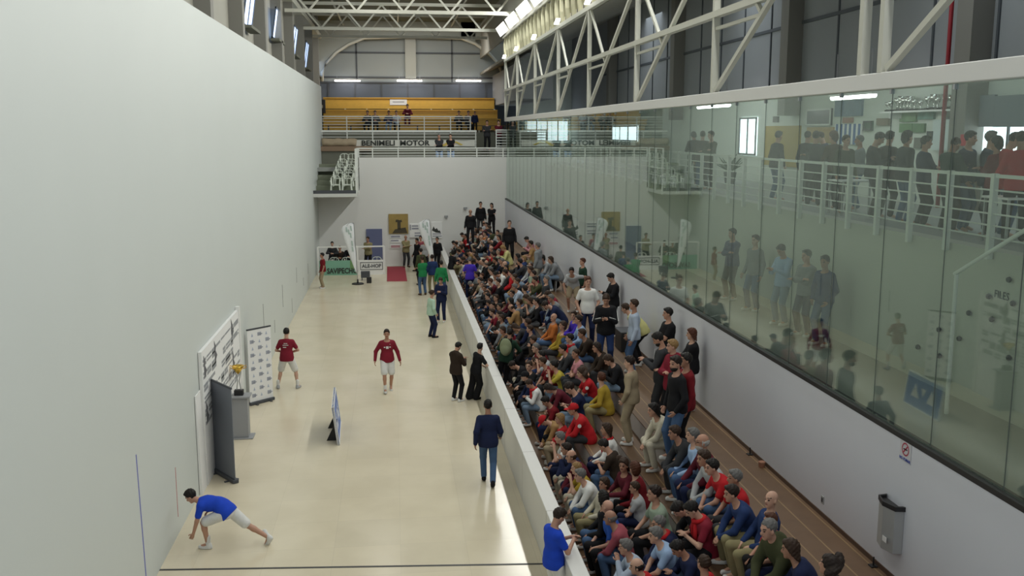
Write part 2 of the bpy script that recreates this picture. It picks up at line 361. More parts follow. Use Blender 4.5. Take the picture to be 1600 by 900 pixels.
# ------------------------------------------------------------------ gallery at the far end
struct(MB().box(-5.2, 13, YE + .3, 61, 5.3, 5.5).obj('floor_gallery', M_GFLOOR), 'grey floor of the spectators gallery', 'floor')
struct(MB().box(-5.2, 9, 58.0, 58.2, 5.5, 6.5).obj('wall_gallery_front', M_CONC), 'dark front of the seating platform', 'wall')
struct(MB().box(-5.2, 9, 60.2, 70, 5.5, 7.42).obj('floor_platform', M_CONC), 'platform under the yellow benches', 'floor')
def railing(name, label, x0, x1, Y, zb, zt, nr, posts, pw=.06, top=.07, group=None, rr=.022):
    r = empty(name, ((x0 + x1) / 2, Y, zb)); tag(r, label, 'railing', group)
    part(MB().box(x0, x1, Y - top/2, Y + top/2, zt - top, zt), 'top_rail', M_RAIL, r)
    for k in range(nr):
        z = zb + (zt - top - zb) * (k + .5) / nr
        part(MB().tube([(x0, Y, z), (x1, Y, z)], rr, 6), 'rail', M_RAIL, r)
    for x in posts: part(MB().box(x - pw/2, x + pw/2, Y - pw/2, Y + pw/2, zb, zt), 'post', M_RAIL, r)
    return r
px_ = [onY(x, 200, 58).x for x in (542, 582, 622, 663, 704)]
railing('railing', 'front white railing on top of the white end wall', -1.9, 8.7, 54.12, 6.07, 6.6, 3, [-1.87] + [onY(x, 235, 54.12).x for x in (582, 622, 663, 704, 745, 786)] + [8.6])
railing('railing', 'white railing of the walkway behind, carrying the long banner', -4.6, 5.0, 58.05, 6.5, 7.56, 5, px_ + [4.95], top=.12)
railing('railing', 'highest white railing, in front of the yellow benches', -4.6, 4.85, 60.1, 7.45, 8.42, 5, [onY(x, 200, 60.1).x for x in (542, 582, 622, 663, 704)] + [4.8])
struct(MB().box(5.6, 9.0, 56.2, 60.2, 5.5, 6.37).obj('floor_side_platform', M_CONC), 'raised platform at the end of the gallery', 'floor')
railing('railing', 'short grey railing at the right end of the gallery', 6.0, 9.0, 56.3, 6.4, 7.6, 7, [6.0, 7.0, 8.0, 8.95], rr=.03)
struct(MB().box(5.7, 8.75, 54.3, 54.4, 5.5, 6.55).obj('wall_gallery_panel', mat('gallery_panel', (.30, .31, .29), .7)), 'grey panel behind the front railing', 'wall')
# yellow benches: bands of boards rising to the back
for k, (yt, yb, Y) in enumerate([(187, 203.5, 64.0), (172.5, 185.5, 66.0), (153.5, 170.5, 68.0)]):
    a = onY(505, yt, Y); b = onY(781, yb, Y)
    r = empty('bleacher_bench', (1.3, Y, b.z)); tag(r, ['lowest row of yellow wooden bleacher seating', 'middle row of yellow wooden bleacher seating', 'top row of yellow wooden bleacher seating against the back wall'][k], 'bench', 'yellow bleacher rows')
    x0, x1 = a.x, 7.12
    n = 8; dx = (x1 - x0) / n
    part(MB().box(x0, x1, Y, Y + .12, b.z, a.z), 'front_board', M_BENCH, r)
    part(MB().box(x0, x1, Y - .1, Y + 1.2, a.z, a.z + .06), 'seat_board', M_BENCH, r)
    part(MB().box(x0, x1, Y + .12, Y + 1.95, b.z - .55, b.z), 'support', M_CONC, r)
    for i in range(n + 1): part(MB().box(x0 + dx*i - .05, x0 + dx*i + .05, Y - .12, Y - .02, b.z - .2, b.z), 'bracket', M_STEEL, r)
c0 = onY(609, 155, 67.8); c1 = onY(636, 164, 67.8)
sg = empty('notice_board', ((c0.x + c1.x)/2, 67.99, (c0.z + c1.z)/2)); tag(sg, 'small white notice on the top yellow bleacher row', 'sign')
MB().box(-(c1.x - c0.x)/2, (c1.x - c0.x)/2, -.03, 0, -(c0.z - c1.z)/2, (c0.z - c1.z)/2).obj('board', M_PAPER, sg)
MB().box(-.4, .4, -.035, -.03, -.02, .05).obj('print', mat('print_grey', (.35, .36, .38), .7), sg)
c = onY(503, 168, 66)
tag(MB().box(c.x - .28, c.x + .25, 65.4, 65.9, onY(503, 177, 66).z, onY(503, 156, 66).z).obj('loudspeaker', M_BLACK, bevel=.02), 'black loudspeaker box at the left end of the bleachers', 'loudspeaker')
# banner
ba = onY(556, 219, 57.9); bb = onY(742, 228.5, 57.9); bx0, bx1, bz1, bz0 = ba.x, bb.x, ba.z, bb.z
bn = empty('banner', ((bx0 + bx1)/2, 57.92, (bz0 + bz1)/2)); tag(bn, 'long white banner reading BENIMELI MOTOR tied to the gallery railing', 'banner')
W2 = (bx1 - bx0)/2; H2 = (bz1 - bz0)/2
ws = MB(); N = 60
vs = []; fs = []
for i in range(N + 1):
    x = -W2 + 2*W2*i/N; y = .025 * math.sin(i * .9) * (1 if i > 38 else .3); sag = -.05 * abs(math.sin(i * PI / 12)) if i > 36 else 0
    vs += [(x, y, -H2), (x, y, H2 + sag)]
fs = [(2*i, 2*i+2, 2*i+3, 2*i+1) for i in range(N)]
cl = MB().add(vs, fs).obj('cloth', mat('banner_cloth', (.72, .72, .66), .8), bn); cl.modifiers.new('solid', 'SOLIDIFY').thickness = .01
tx = text('BENIMELI  MOTOR', .42, M_TEXT, parent=bn, M=facing((-(W2) + (onY(618, 223, 57.9).x - bx0), -.05, 0), (0, -1, 0)), sx=1.15, bold=.012)
MB().prism([(W2*.42, -.045, -H2*.9), (W2*.55, -.045, H2*.6), (W2*.62, -.045, H2*.6), (W2*.5, -.045, -H2*.9)], (0, .008, 0)).obj('emblem', mat('banner_yellow', (.65, .50, .10), .7), bn)
MB().prism([(W2*.60, -.045, -H2*.2), (W2*.68, -.045, H2*.6), (W2*.80, -.045, -H2*.5), (W2*.76, -.045, -H2*.7), (W2*.68, -.045, H2*.2)], (0, .008, 0)).obj('emblem', MATS['banner_yellow'], bn)
# rolled canvas at the left of the banner
ra = onY(503, 216, 57.7); rb = onY(557, 229, 57.7)
pts = [(ra.x + (rb.x - ra.x) * t, 57.7, (ra.z + rb.z)/2 + .02 * math.sin(t * 17)) for t in np.linspace(0, 1, 14)]
tag(MB().tube(pts, [.23 + .015 * math.sin(i * 2.3) for i in range(14)], 14).obj('rolled_canvas', M_TAN, smooth=True), 'beige rolled canvas lying along the gallery rail at far left', 'canvas roll')
struct(MB().box(-4.6, -1.2, 57.45, 57.95, 6.35, (ra.z + rb.z)/2 - .22).obj('trim_8', mat('brown_rail', (.25, .17, .11), .7)), 'brown ledge under the rolled canvas', 'trim')

# ------------------------------------------------------------------ side balcony with plastic chairs
bal = MB(); bal.box(XL, -1.9, 51, YE + .3, 4.10, 4.28)
struct(bal.obj('floor_balcony', mat('balcony_slab', (.60, .61, .58), .6)), 'small concrete balcony slab at the far left', 'floor')
struct(MB().box(XL, -1.95, 51.0, 51.08, 4.28, 4.45).obj('trim_9', M_DGREY), 'dark kick rail at the balcony edge', 'trim')
struct(MB().box(XL, -1.86, 57.6, 58, 4.3, 6.4).obj('wall_landing', M_CONC), 'dark wall behind the balcony', 'wall')
tiers = MB()
for k in range(6): tiers.box(XL, -1.95, 52.4 + .62*k, 53.02 + .62*k, 4.28, 4.28 + .27*k + .02)
struct(tiers.obj('floor_balcony_steps', mat('green_concrete', (.20, .22, .16), .85)), 'greenish steps on the balcony', 'floor')
br = empty('balcony_railing', (-1.93, 52.5, 4.28)); tag(br, 'white side railing of the small balcony beside the end wall', 'railing')
for y in (51.05, 52.5, 53.9): part(MB().box(-1.97, -1.90, y - .035, y + .035, 4.28, 6.6), 'post', M_RAIL, br)
for z in (6.58, 5.9, 5.5, 5.1): part(MB().box(-1.96, -1.91, 51.05, 53.95, z - .02, z + .02), 'rail', M_RAIL, br)

def chair_mesh_parts(root):
    MB().prism([(-.20,-.20,.40),(.20,-.20,.40),(.22,.20,.42),(-.22,.20,.42)], (0,0,.03)).obj('seat', M_PLASTIC, root)
    b = MB()  # back with two open slots, arched top
    top = [(-.23, .75), (-.19, .84), (-.1, .88), (.1, .88), (.19, .84), (.23, .75)]
    b.bar((-.21, .2, .42), (-.23, .27, .76), .07, .03); b.bar((.21, .2, .42), (.23, .27, .76), .07, .03)
    for i in range(5): b.bar((top[i][0], .28, top[i][1]), (top[i+1][0], .28, top[i+1][1]), .03, .08, up=(0,1,0))
    b.bar((0, .2, .42), (0, .27, .86), .26, .02)
    b.obj('backrest', M_PLASTIC, root)
    for s in (-1, 1):
        MB().bar((s*.25, -.18, .62), (s*.25, .24, .64), .05, .03).bar((s*.24, -.18, .62), (s*.22, -.2, .42), .05, .03).obj('armrest', M_PLASTIC, root)
        MB().bar((s*.25, -.23, 0), (s*.21, -.18, .42), .055).obj('leg', M_PLASTIC, root)
        MB().bar((s*.25, .26, 0), (s*.21, .18, .42), .055).obj('leg', M_PLASTIC, root)
CH = empty('plastic_chair'); chair_mesh_parts(CH); CHP = list(CH.children)
def put_chair(loc, rz, label, group, first=[True]):
    if first[0]: r = CH; first[0] = False
    else:
        r = CH.copy(); COL.objects.link(r)
        for c in CHP: d = c.copy(); COL.objects.link(d); d.parent = r
    r.location = loc; r.rotation_euler = (0, 0, rz); tag(r, label, 'chair', group)
rows = ['front', 'second', 'third', 'fourth', 'back']
for k in range(5):
    for s in (0, 1):
        X = [-2.98, -2.38][s] + (.09 * k if s == 0 else .05*k)
        put_chair((X - .06, 51.75 + (.0 if k == 0 else .62*k + .33), 4.28 if k == 0 else 4.30 + .27*k), 0,
                  'white plastic armchair in the %s row on the balcony, %s of the pair' % (rows[k], ['left', 'right'][s]), 'white chairs on the side balcony')

# ------------------------------------------------------------------ barrier (booth) at the far left, behind it a few spectators
bt = empty('barrier', (-2.1, 50.9, 0)); tag(bt, 'white framed barrier with sponsor boards in the far left corner', 'barrier')
x0, x1 = -4.0, -.55
for z in (1.46,): part(MB().box(x0, x1, 50.87, 50.93, z, z + .07), 'top_rail', M_WHITE, bt)
for x in (x0, -1.95, x1): part(MB().box(x - .04, x + .04, 50.86, 50.94, 0, 1.5), 'post', M_WHITE, bt)
part(MB().box(-3.95, -2.0, 50.84, 50.88, 0, .78), 'green_board', M_GREEN, bt)
part(MB().box(-2.35, -2.0, 50.825, 50.84, .3, .78), 'green_patch', M_GREEN2, bt)
part(MB().box(-1.9, -.6, 50.84, 50.88, 0, .78), 'white_board', M_PAPER, bt)
t = text('SAVIPECHO', .40, M_TEXT, parent=bt, M=facing((-.66, -.085, .22), (0, -1, 0)), sx=.76, bold=.012)
t = text('ALE-HOP', .27, M_DGREY, parent=bt, M=facing((.87, -.075, .46), (0, -1, 0)), sx=.92, bold=.008)
fr = MB()
for (a0, a1, z0, z1) in ((.28, 1.46, .64, .67), (.28, 1.46, .26, .29), (.28, .31, .26, .67), (1.43, 1.46, .26, .67)): fr.box(a0, a1, -.075, -.065, z0, z1)
fr.obj('lettering_frame', M_DGREY, bt)
for s, x in enumerate((-3.2, -2.55, -.95)):
    put_chair((x, 51.6, 0), PI, ['white plastic armchair behind the green board, left one', 'white plastic armchair behind the green board, right one', 'white plastic armchair behind the white board'][s], 'white chairs behind the barrier')
a = onY(572, 358, 53.9); b = onY(598, 404, 53.9)
tag(MB().box(a.x, b.x, 53.90, 53.995, 0, a.z).obj('blue_panel', mat('panel_slate_blue', (.12, .14, .26), .6), bevel=.01), 'slate blue panel on the end wall behind the barrier', 'panel')
# posters on the end wall
a = onY(607, 334.5, 53.95); b = onY(638, 365, 53.95)
po = empty('poster', ((a.x+b.x)/2, 53.95, (a.z+b.z)/2)); tag(po, 'square ochre poster with a dark trophy-like figure on the end wall', 'poster')
w2, h2 = (b.x-a.x)/2, (a.z-b.z)/2
MB().box(-w2, w2, -.03, .045, -h2, h2).obj('board', mat('poster_ochre', (.33, .235, .07), .7, noise=.25, nscale=3), po)
MB().box(-.06, .12, -.036, -.03, -.3, .12).prism([(-.16, -.036, .1), (.2, -.036, .1), (.17, -.036, .24), (.08, -.036, .2), (-.04, -.036, .24), (-.14, -.036, .24)], (0, .006, 0)).prism([(-.35, -.036, -h2 + .03), (w2 - .05, -.036, -h2 + .03), (w2 - .15, -.036, -.2), (.1, -.036, -.25), (-.2, -.036, -.3)], (0, .006, 0)).obj('figure', mat('poster_dark', (.06, .05, .03), .7), po)
def lines_sign(x0, y0, x1, y1, label, rowsz, colr, extra=None):
    a = onY(x0, y0, 53.96); b = onY(x1, y1, 53.96); r = empty('wall_sign', ((a.x+b.x)/2, 53.96, (a.z+b.z)/2)); tag(r, label, 'sign')
    w2, h2 = (b.x-a.x)/2, (a.z-b.z)/2
    MB().box(-w2, w2, -.02, .04, -h2, h2).obj('board', M_PAPER, r)
    q = MB()
    for (u0, u1, v0, v1) in rowsz: q.box(-w2 + 2*w2*u0, -w2 + 2*w2*u1, -.026, -.02, h2 - 2*h2*v1, h2 - 2*h2*v0)
    q.obj('print', colr, r)
    if extra: extra(r, w2, h2)
M_PGREY = mat('print_slate', (.30, .31, .36), .7)
lines_sign(610, 367, 626, 372, 'small notice under the ochre poster, uppermost of three', [(.05, .95, .2, .8)], M_PGREY)
lines_sign(610, 374, 626, 379, 'small notice under the ochre poster, middle of three', [(.05, .8, .2, .6)], M_PGREY)
lines_sign(610, 382, 626, 388, 'small notice under the ochre poster, lowest and reddest of three', [(.05, .95, .2, .8)], mat('print_rose', (.45, .25, .27), .7))
lines_sign(640, 350, 662, 371, 'pale notice with grey lines right of the ochre poster', [(.02, .1, .05, .45), (.15, .98, .1, .2), (.15, .98, .28, .4), (.35, .98, .62, .72), (.35, .98, .8, .92)], M_PGREY)
def ex(r, w2, h2):
    MB().prism([(-w2*.9, -.03, -.0), (-w2*.6, -.03, .22), (-w2*.3, -.03, .05), (0, -.03, .12), (.1, -.03, -.05), (w2*.5, -.03, .0), (w2*.75, -.03, -.16), (-w2*.2, -.03, -.13)], (0, .006, 0)).obj('emblem', M_TEXT, r)
lines_sign(674, 347, 691, 372, 'pale notice with a black emblem behind the second feather flag', [(.1, .9, .7, .76), (.1, .95, .84, .9)], M_PGREY, ex)
for k, (x, y) in enumerate([(727, 325), (697, 338)]):
    c = onY(x, y, 53.97)
    tag(MB().box(c.x - .1, c.x + .1, 53.9, 54.02, c.z - .04, c.z + .05).prism([(c.x-.06, 53.9, c.z-.04), (c.x+.06, 53.9, c.z-.04), (c.x+.04, 53.9, c.z-.1), (c.x-.04, 53.9, c.z-.1)], (0, .05, 0)).obj('wall_fitting', M_ALU), ['upper small grey fitting on the end wall', 'lower small grey fitting on the end wall'][k], 'fitting', 'small fittings on the end wall')
# red mat and white cup on it
tag(MB().prism([(-.44, 53.7, 0), (.55, 53.7, 0), (.60, 48.3, 0), (-.42, 48.4, 0)], (0, 0, .02)).obj('red_carpet', M_RED), 'red carpet lying on the court by the end wall', 'carpet')
# loudspeakers by flag
tag(MB().box(-1.73, -1.28, 48.8, 49.1, .14, .46).box(-1.70, -1.66, 48.85, 49.05, 0, .14).box(-1.35, -1.31, 48.85, 49.05, 0, .14).obj('speaker_box', M_DGREY, bevel=.01), 'dark equipment box on short legs behind the left feather flag', 'box')
tag(MB().box(-1.42, -1.18, 47.9, 48.1, 0, .30).obj('speaker_box', M_BLACK, bevel=.02), 'small black box on the floor right of the left feather flag', 'box')

def feather_flag(loc, h, lean, label, rz=0., base=True):
    r = empty('feather_flag', loc, rz); tag(r, label, 'flag', 'white feather flags')
    MB().lathe([(0.001, 0), (.30, 0), (.30, .03), (.27, .05), (.05, .06), (.03, .25), (.001, .25)], 20).obj('base', M_BLACK, r)
    P = lambda t: Vector((lean * t ** 1.2, 0, .2 + (h - .2) * t))
    pts = [P(t) for t in np.linspace(0, 1, 12)]; tip = pts[-1]
    hook = [tip + Vector((-.12, 0, .02)), tip + Vector((-.25, 0, -.03)), tip + Vector((-.34, 0, -.15))]
    MB().tube(pts + hook, [.016] * 12 + [.01] * 3, 6).obj('pole', M_ALU, r)
    vs = []; fs = []; N = 16
    for i in range(N + 1):
        t = .12 + .88 * i / N; p = P(t); wd = .62 * min(1, ((t - .1) / .75)) ** .85
        if t > .86: wd *= math.sqrt(max(0, 1 - ((t - .86) / .15) ** 2))
        for k in range(4): vs.append(p + Vector((-.01 - wd * k / 3, .03 * math.sin(i * .8 + k), 0)))
    for i in range(N):
        for k in range(3): a = i*4 + k; fs.append((a, a+1, a+5, a+4))
    f = MB().add(vs, fs).obj('flag_cloth', mat('flag_white', (.80, .82, .84), .8), r, smooth=True); f.modifiers.new('solid', 'SOLIDIFY').thickness = .006
    q = MB()
    for kk, (t, o_) in enumerate([(.86, .1), (.8, .22), (.74, .14), (.84, .32), (.6, .1), (.5, .1)]):
        p = P(t); q.prism([p + Vector((-o_, -.04, 0)), p + Vector((-o_ - .08, -.04, .02)), p + Vector((-o_ - .1, -.04, .26)), p + Vector((-o_ - .03, -.04, .25))], (0, .006, 0))
    q.obj('lettering', mat('flag_print', (.45, .55, .52), .8), r)
feather_flag((-1.85, 47.7, 0), 3.05, -.13, 'white feather flag on a round black base, standing alone on the court')
feather_flag((2.1, 50.2, 0), 2.95, -.28, 'white feather flag rising behind the group in green shirts')

# ------------------------------------------------------------------ things on the court
# sponsor backdrop on the left wall
bd = empty('sponsor_backdrop', (-4.1, 22.7, 0)); tag(bd, 'large white sponsor backdrop with black logos leaning on the left wall', 'backdrop')
MB().box(-.04, .03, -2.4, 2.5, 0, 2.92).obj('panel', M_PAPER, bd)
MB().box(-.04, .06, 2.5, 2.62, 0, 3.0).obj('side_frame', M_WHITE, bd)
qs = [MB(), MB()]
rr = random.Random(3)
for row in range(6):
    z = 2.72 - row * .27
    y = -2.3
    while y < 2.3:
        wd = rr.uniform(.25, .75); hh = rr.choice([.045, .06, .07, .12])
        if rr.random() < .97:
            for q_ in range(rr.choice([1, 2, 2])): qs[0].box(.03, .034, y, min(2.4, y + wd), z - q_ * .085 - hh, z - q_ * .085)
        y += wd + rr.uniform(.05, .12)
for (y, z) in ((-.95, 2.35), (-.95, 1.45), (1.35, 2.4), (1.35, 1.6), (-2.2, 2.3), (-2.2, 1.3)):
    qs[1].prism([(.034, y, z), (.034, y, z + .5), (.034, y + .16, z + .34), (.034, y + .1, z + .26), (.034, y + .28, z + .12)], (.004, 0, 0))
qs[0].obj('sponsor_print', mat('print_mid', (.30, .31, .32), .7), bd); qs[1].obj('emblem', mat('print_dark', (.12, .12, .13), .7), bd)

def rollup(a, b, h, label, front, back, logos=False):
    a = Vector(a); b = Vector(b); c = (a + b)/2; d = b - a; L = d.length; rz = math.atan2(d.y, d.x)
    r = empty('roll_up_banner', c, rz); tag(r, label, 'banner', 'roll-up banners by the left wall')
    MB().box(-L/2 - .02, L/2 + .02, -.07, .07, 0, .09).obj('base_cassette', M_DGREY, r, bevel=.02)
    MB().box(-L/2, L/2, -.012, -.006, .08, h).box(-L/2, L/2, -.006, .0, .08, h, 1).obj('sheet', [front, back], r)
    MB().box(-L/2 - .01, L/2 + .01, -.02, .012, h - .01, h + .03).obj('top_bar', M_DGREY, r)
    MB().tube([(0, .04, .08), (0, .02, h)], .014, 8).obj('support_pole', M_ALU, r)
    for s in (-1, 1): MB().bar((s*L*.3, -.16, .012), (s*L*.3, .16, .012), .05, .02).obj('foot', M_DGREY, r)
    if logos:
        q = MB()
        for i in range(10):
            for k in range(3):
                if (i + k) % 2: q.box(-L/2 + .08 + k*L*.33, -L/2 + .20 + k*L*.33, -.018, -.012, h - .2 - i*.19, h - .1 - i*.19)
                if (i + k) % 2: q.box(-L/2 + .13 + k*L*.33, -L/2 + .24 + k*L*.33, -.018, -.012, h - .17 - i*.19, h - .14 - i*.19)
        q.obj('logo_print', mat('logo_slate', (.36, .38, .44), .7), r)
        q = MB()
        for i in range(10):
            for k in range(3):
                if not (i + k) % 2: q.prism([(-L/2 + .13 + k*L*.3, -.018, h - .2 - i*.19), (-L/2 + .19 + k*L*.3, -.018, h - .2 - i*.19), (-L/2 + .16 + k*L*.3, -.018, h - .11 - i*.19)], (0, .006, 0))
        q.obj('logo_mark', mat('logo_blue', (.42, .47, .58), .7), r)
    return r
# grey back of a wide roll-up (its pale printed face turned to the wall)
rollup((-4.09, 21.2, 0), (-3.50, 20.34, 0), 2.10, 'roll-up banner seen from its dark grey back, beside the left wall', M_GREYB, M_GREYB)
tag(MB().prism([(-4.14, 19.75, 0), (-4.08, 19.75, 0), (-4.12, 19.75, 2.12), (-4.14, 19.75, 2.12)], (0, .5, 0)).obj('white_board', M_PAPER), 'narrow white board leaning on the wall beside the grey roll-up banner', 'board')
rollup((-4.06, 26.4, 0), (-3.50, 26.95, 0), 2.12, 'white roll-up banner with rows of small logos', M_PAPER, M_GREYB, True)
pd = empty('pedestal', (-3.86, 23.6, 0)); tag(pd, 'grey pedestal with flat top carrying the gold trophy', 'pedestal')
MB().box(-.20, .30, -.22, .22, 0, .03).obj('base_plate', M_PED, pd, bevel=.005)
MB().box(-.19, .19, -.15, .15, .03, 1.04).obj('column', M_PED, pd, bevel=.01)
MB().box(-.20, .26, -.22, .22, 1.04, 1.08).obj('top', M_PED, pd, bevel=.005)
tp = empty('trophy', (-3.88, 23.6, 1.08)); tag(tp, 'tall gold cup on a black base, standing on the grey pedestal', 'trophy')
MB().box(-.11, .11, -.08, .08, 0, .13).obj('base', M_BLACK, tp, bevel=.01)
for s in (-1, 1): MB().tube([(s*.05, 0, .13), (s*.02, 0, .35), (s*.07, 0, .62)], .013, 8).obj('stem', M_ALU, tp)
MB().lathe([(.001, .52), (.03, .55), (.07, .60), (.13, .68), (.15, .74), (.14, .74), (.001, .64)], 20).obj('cup', M_GOLD, tp, smooth=True)
for s in (-1, 1): MB().tube([(s*.13, 0, .66), (s*.2, 0, .70), (s*.2, 0, .75), (s*.14, 0, .73)], .01, 6).obj('handle', M_GOLD, tp)
# A board seen edge-on, blue face with white triangles to the right
ab = empty('advertising_board', (-1.47, 23.6, 0), math.radians(2)); tag(ab, 'blue folding advertising board with white triangles, standing edge-on on the court', 'sign')
L2 = .95
Mt = Matrix.Rotation(math.radians(-7), 4, 'Y')
MB().box(-.02, .02, -L2, L2, 0, .95, M=Mt).obj('panel', M_BLUE, ab)
fr = MB()
for (y0, y1, z0, z1) in ((-L2, -L2 + .04, 0, .95), (L2 - .04, L2, 0, .95), (-L2, L2, 0, .04), (-L2, L2, .91, .95)): fr.box(-.03, .03, y0, y1, z0, z1, M=Mt)
fr.obj('frame', M_PAPER, ab)
q = MB()
for y in (-.45, .4):
    q.prism([Mt @ Vector((.022, y - .2, .3)), Mt @ Vector((.022, y + .2, .3)), Mt @ Vector((.022, y + .05, .68))], (.004, 0, 0))
q.prism([Mt @ Vector((.022, -.12, .62)), Mt @ Vector((.022, .12, .62)), Mt @ Vector((.022, 0, .4))], (.004, 0, 0))
q.obj('emblem', M_PAPER, ab)
for y in (-.55, .45): MB().prism([(-.03, y, .55), (-.03, y, 0), (-.30, y, 0)], (0, .02, 0)).obj('strut', M_BLACK, ab)

# ------------------------------------------------------------------ fittings on the right wall
bi = empty('wall_bin', (XR, 10.9, 2.25)); tag(bi, 'brushed metal litter bin with black rim hung on the right white wall', 'bin')
b_ = MB(); b_.prism([(0, -.22, 0), (-.12, -.2, 0), (-.17, 0, 0), (-.12, .2, 0), (0, .22, 0)], (0, 0, .58)); b_.obj('body', M_STSTEEL, bi, bevel=.01)
b_ = MB()
o5 = [(0, -.235), (-.125, -.215), (-.185, 0), (-.125, .215), (0, .235)]; i5 = [(-.02, -.20), (-.115, -.185), (-.155, 0), (-.115, .185), (-.02, .20)]
for k in range(4):
    b_.prism([(*o5[k], .57), (*o5[k+1], .57), (*i5[k+1], .57), (*i5[k], .57)], (0, 0, .06))
b_.prism([(*p, .585) for p in i5], (0, 0, .008)); b_.obj('rim', M_BLACK, bi)
MB().box(-.172, -.168, -.13, -.03, .12, .19).obj('sticker', M_PAPER, bi)
c = onX(1415, 706, XR - .004)
ns = empty('no_smoking_sign', (XR - .003, c.y, c.z)); tag(ns, 'small no smoking notice with a red ring on the right wall', 'sign')
MB().box(-.004, 0, -.13, .13, -.13, .13).obj('paper', mat('paper_grey', (.60, .60, .63), .6), ns)
rg = MB(); n = 24
ro = [(-.006, .085*math.cos(2*PI*k/n), .03 + .085*math.sin(2*PI*k/n)) for k in range(n)]; ri = [(-.006, .066*math.cos(2*PI*k/n), .03 + .066*math.sin(2*PI*k/n)) for k in range(n)]
rg.add(ro + ri, [(k, (k+1) % n, n + (k+1) % n, n + k) for k in range(n)]); rg.bar((-.006, -.05, .08), (-.006, .05, -.02), .004, .018)
rg.obj('ring', mat('sign_red', (.42, .04, .08), .5), ns)
MB().bar((-.006, -.045, .03), (-.006, .045, .03), .004, .014).obj('cigarette', M_BLACK, ns)
text('NO FUMAR', .05, M_TEXTB, parent=ns, M=facing((-.006, 0, -.10), (-1, 0, 0)), ext=.001, bold=.002)
c = onX(1286, 781, XR)
ss = empty('wall_socket', (XR, c.y, c.z)); tag(ss, 'small grey switch plate low on the right wall', 'switch')
MB().box(-.015, 0, -.04, .04, -.06, .06).obj('plate', M_STSTEEL, ss, bevel=.004); MB().box(-.02, -.014, -.025, .025, -.03, .035).obj('rocker', M_DGREY, ss)
for k, (x, y) in enumerate([(1181, 710), (1377, 884)]):
    c = onZ(x, y, 1.83); d = empty('door_stop', (XR - .06, c.y, 1.83)); tag(d, ['small black floor peg at the foot of the right wall, farther one', 'small black floor peg at the foot of the right wall, nearest the camera'][k], 'peg', 'floor pegs at the right wall')
    MB().tube([(0, 0, 0), (0, 0, .13)], .012, 8).obj('pin', M_BLACK, d); MB().box(-.05, .04, -.05, .05, 0, .015).obj('base', M_BLACK, d)
c = onZ(1199, 729, 1.83)
tag(MB().lathe([(.001, 0), (.05, 0), (.06, .09), (.045, .10), (.001, .09)], 12).obj('paper_cup', mat('terracotta', (.32, .15, .09), .7), loc=(XR - .09, c.y, 1.83)), 'small terracotta coloured cup on the walkway against the right wall', 'cup')

# ------------------------------------------------------------------ passage and bar behind the glass
struct(MB().box(XR + .25, 8.7, 4, YE, 3.2, 3.4).obj('floor_passage', M_GFLOOR), 'passage floor behind the glass', 'floor')
struct(MB().box(8.65, 8.95, 4, YE, 3.4, 5.78).obj('wall_passage', mat('passage_wall', (.52, .52, .46), .7, noise=.05, nscale=1)), 'pale wall under the bar floor', 'wall')
struct(MB().box(8.95, 13.2, 4, YE, 5.5, 5.74).obj('floor_bar', M_GFLOOR), 'bar floor behind the glass', 'floor')
struct(MB().box(13.0, 13.3, 4, 84, 5.5, 8.95).obj('wall_bar', M_BAR), 'white bar wall hung with pictures', 'wall')
struct(MB().box(13.0, 13.3, 4, 84, 8.95, 14.2).obj('wall_bar_upper', M_PANEL), 'grey panelled facade above the bar', 'wall')
struct(MB().box(-5, 13.3, 70.2, 70.5, 0, 15.2).obj('wall_back_right', M_BAR), 'back wall right part', 'wall')
for y in (20.35, 30.3, 42.9, 56): struct(MB().box(12.5, 13.0, y - .3, y + .3, 8.0 if y != 20.35 else 5.74, 14).obj('column', mat('column_grey_beige', (.235, .225, .20), .7)), 'tall column of the right facade', 'column')
jj = MB()
for y in list(np.arange(17.3, 60, 2.55)): jj.box(12.96, 13.0, y - .035, y + .035, 8.95, 14)
jj.box(12.94, 13.0, 20.6, 60, 10.85, 10.95)
struct(jj.obj('trim_10', M_JOINT), 'dark joints of the right facade panels', 'trim')
tag(MB().tube([(12.6, 21.05, 5.74), (12.6, 21.05, 13.7)], .05, 10).obj('red_pipe', mat('pipe_red', (.35, .02, .03), .5), smooth=True), 'red vertical pipe on the facade column', 'pipe')
rl = empty('railing', (8.8, 30, 5.6)); tag(rl, 'long white railing of the bar floor behind the glass', 'railing')
yy = 9.6
while yy < 53:
    part(MB().box(8.55, 8.63, yy - .04, yy + .04, 5.66, 6.9), 'post', M_RAIL, rl); yy += 1.11
part(MB().box(8.57, 8.62, 8, 53.5, 6.84, 6.89), 'top_rail', M_RAIL, rl)
for z in (6.66, 6.49, 6.32, 6.15, 5.98): part(MB().tube([(8.59, 8, z), (8.59, 53.5, z)], .014, 6), 'rail', M_RAIL, rl)
hr = empty('stair_handrail', (8.0, 12.7, 3.4)); tag(hr, 'white sloping stair handrail with an upright behind the glass', 'handrail')
part(MB().tube([(8.0, 10.4, 6.75), (8.0, 12.8, 5.47)], .03, 8), 'rail', M_RAIL, hr); part(MB().tube([(8.0, 12.75, 5.47), (8.0, 12.75, 3.4)], .03, 8), 'post', M_RAIL, hr)
tube_lamp(onX(1332, 151, 11.2), (onX(1297, 151, 11.2) - onX(1368, 151, 11.2)).length * .95, 'Y', 'nearer lit tube light seen through the glass over the bar', 'lit tubes over the bar', chain=1)
tube_lamp(onX(1114, 166, 11.2), 3.4, 'Y', 'farther lit tube light seen through the glass over the bar', 'lit tubes over the bar', chain=1)

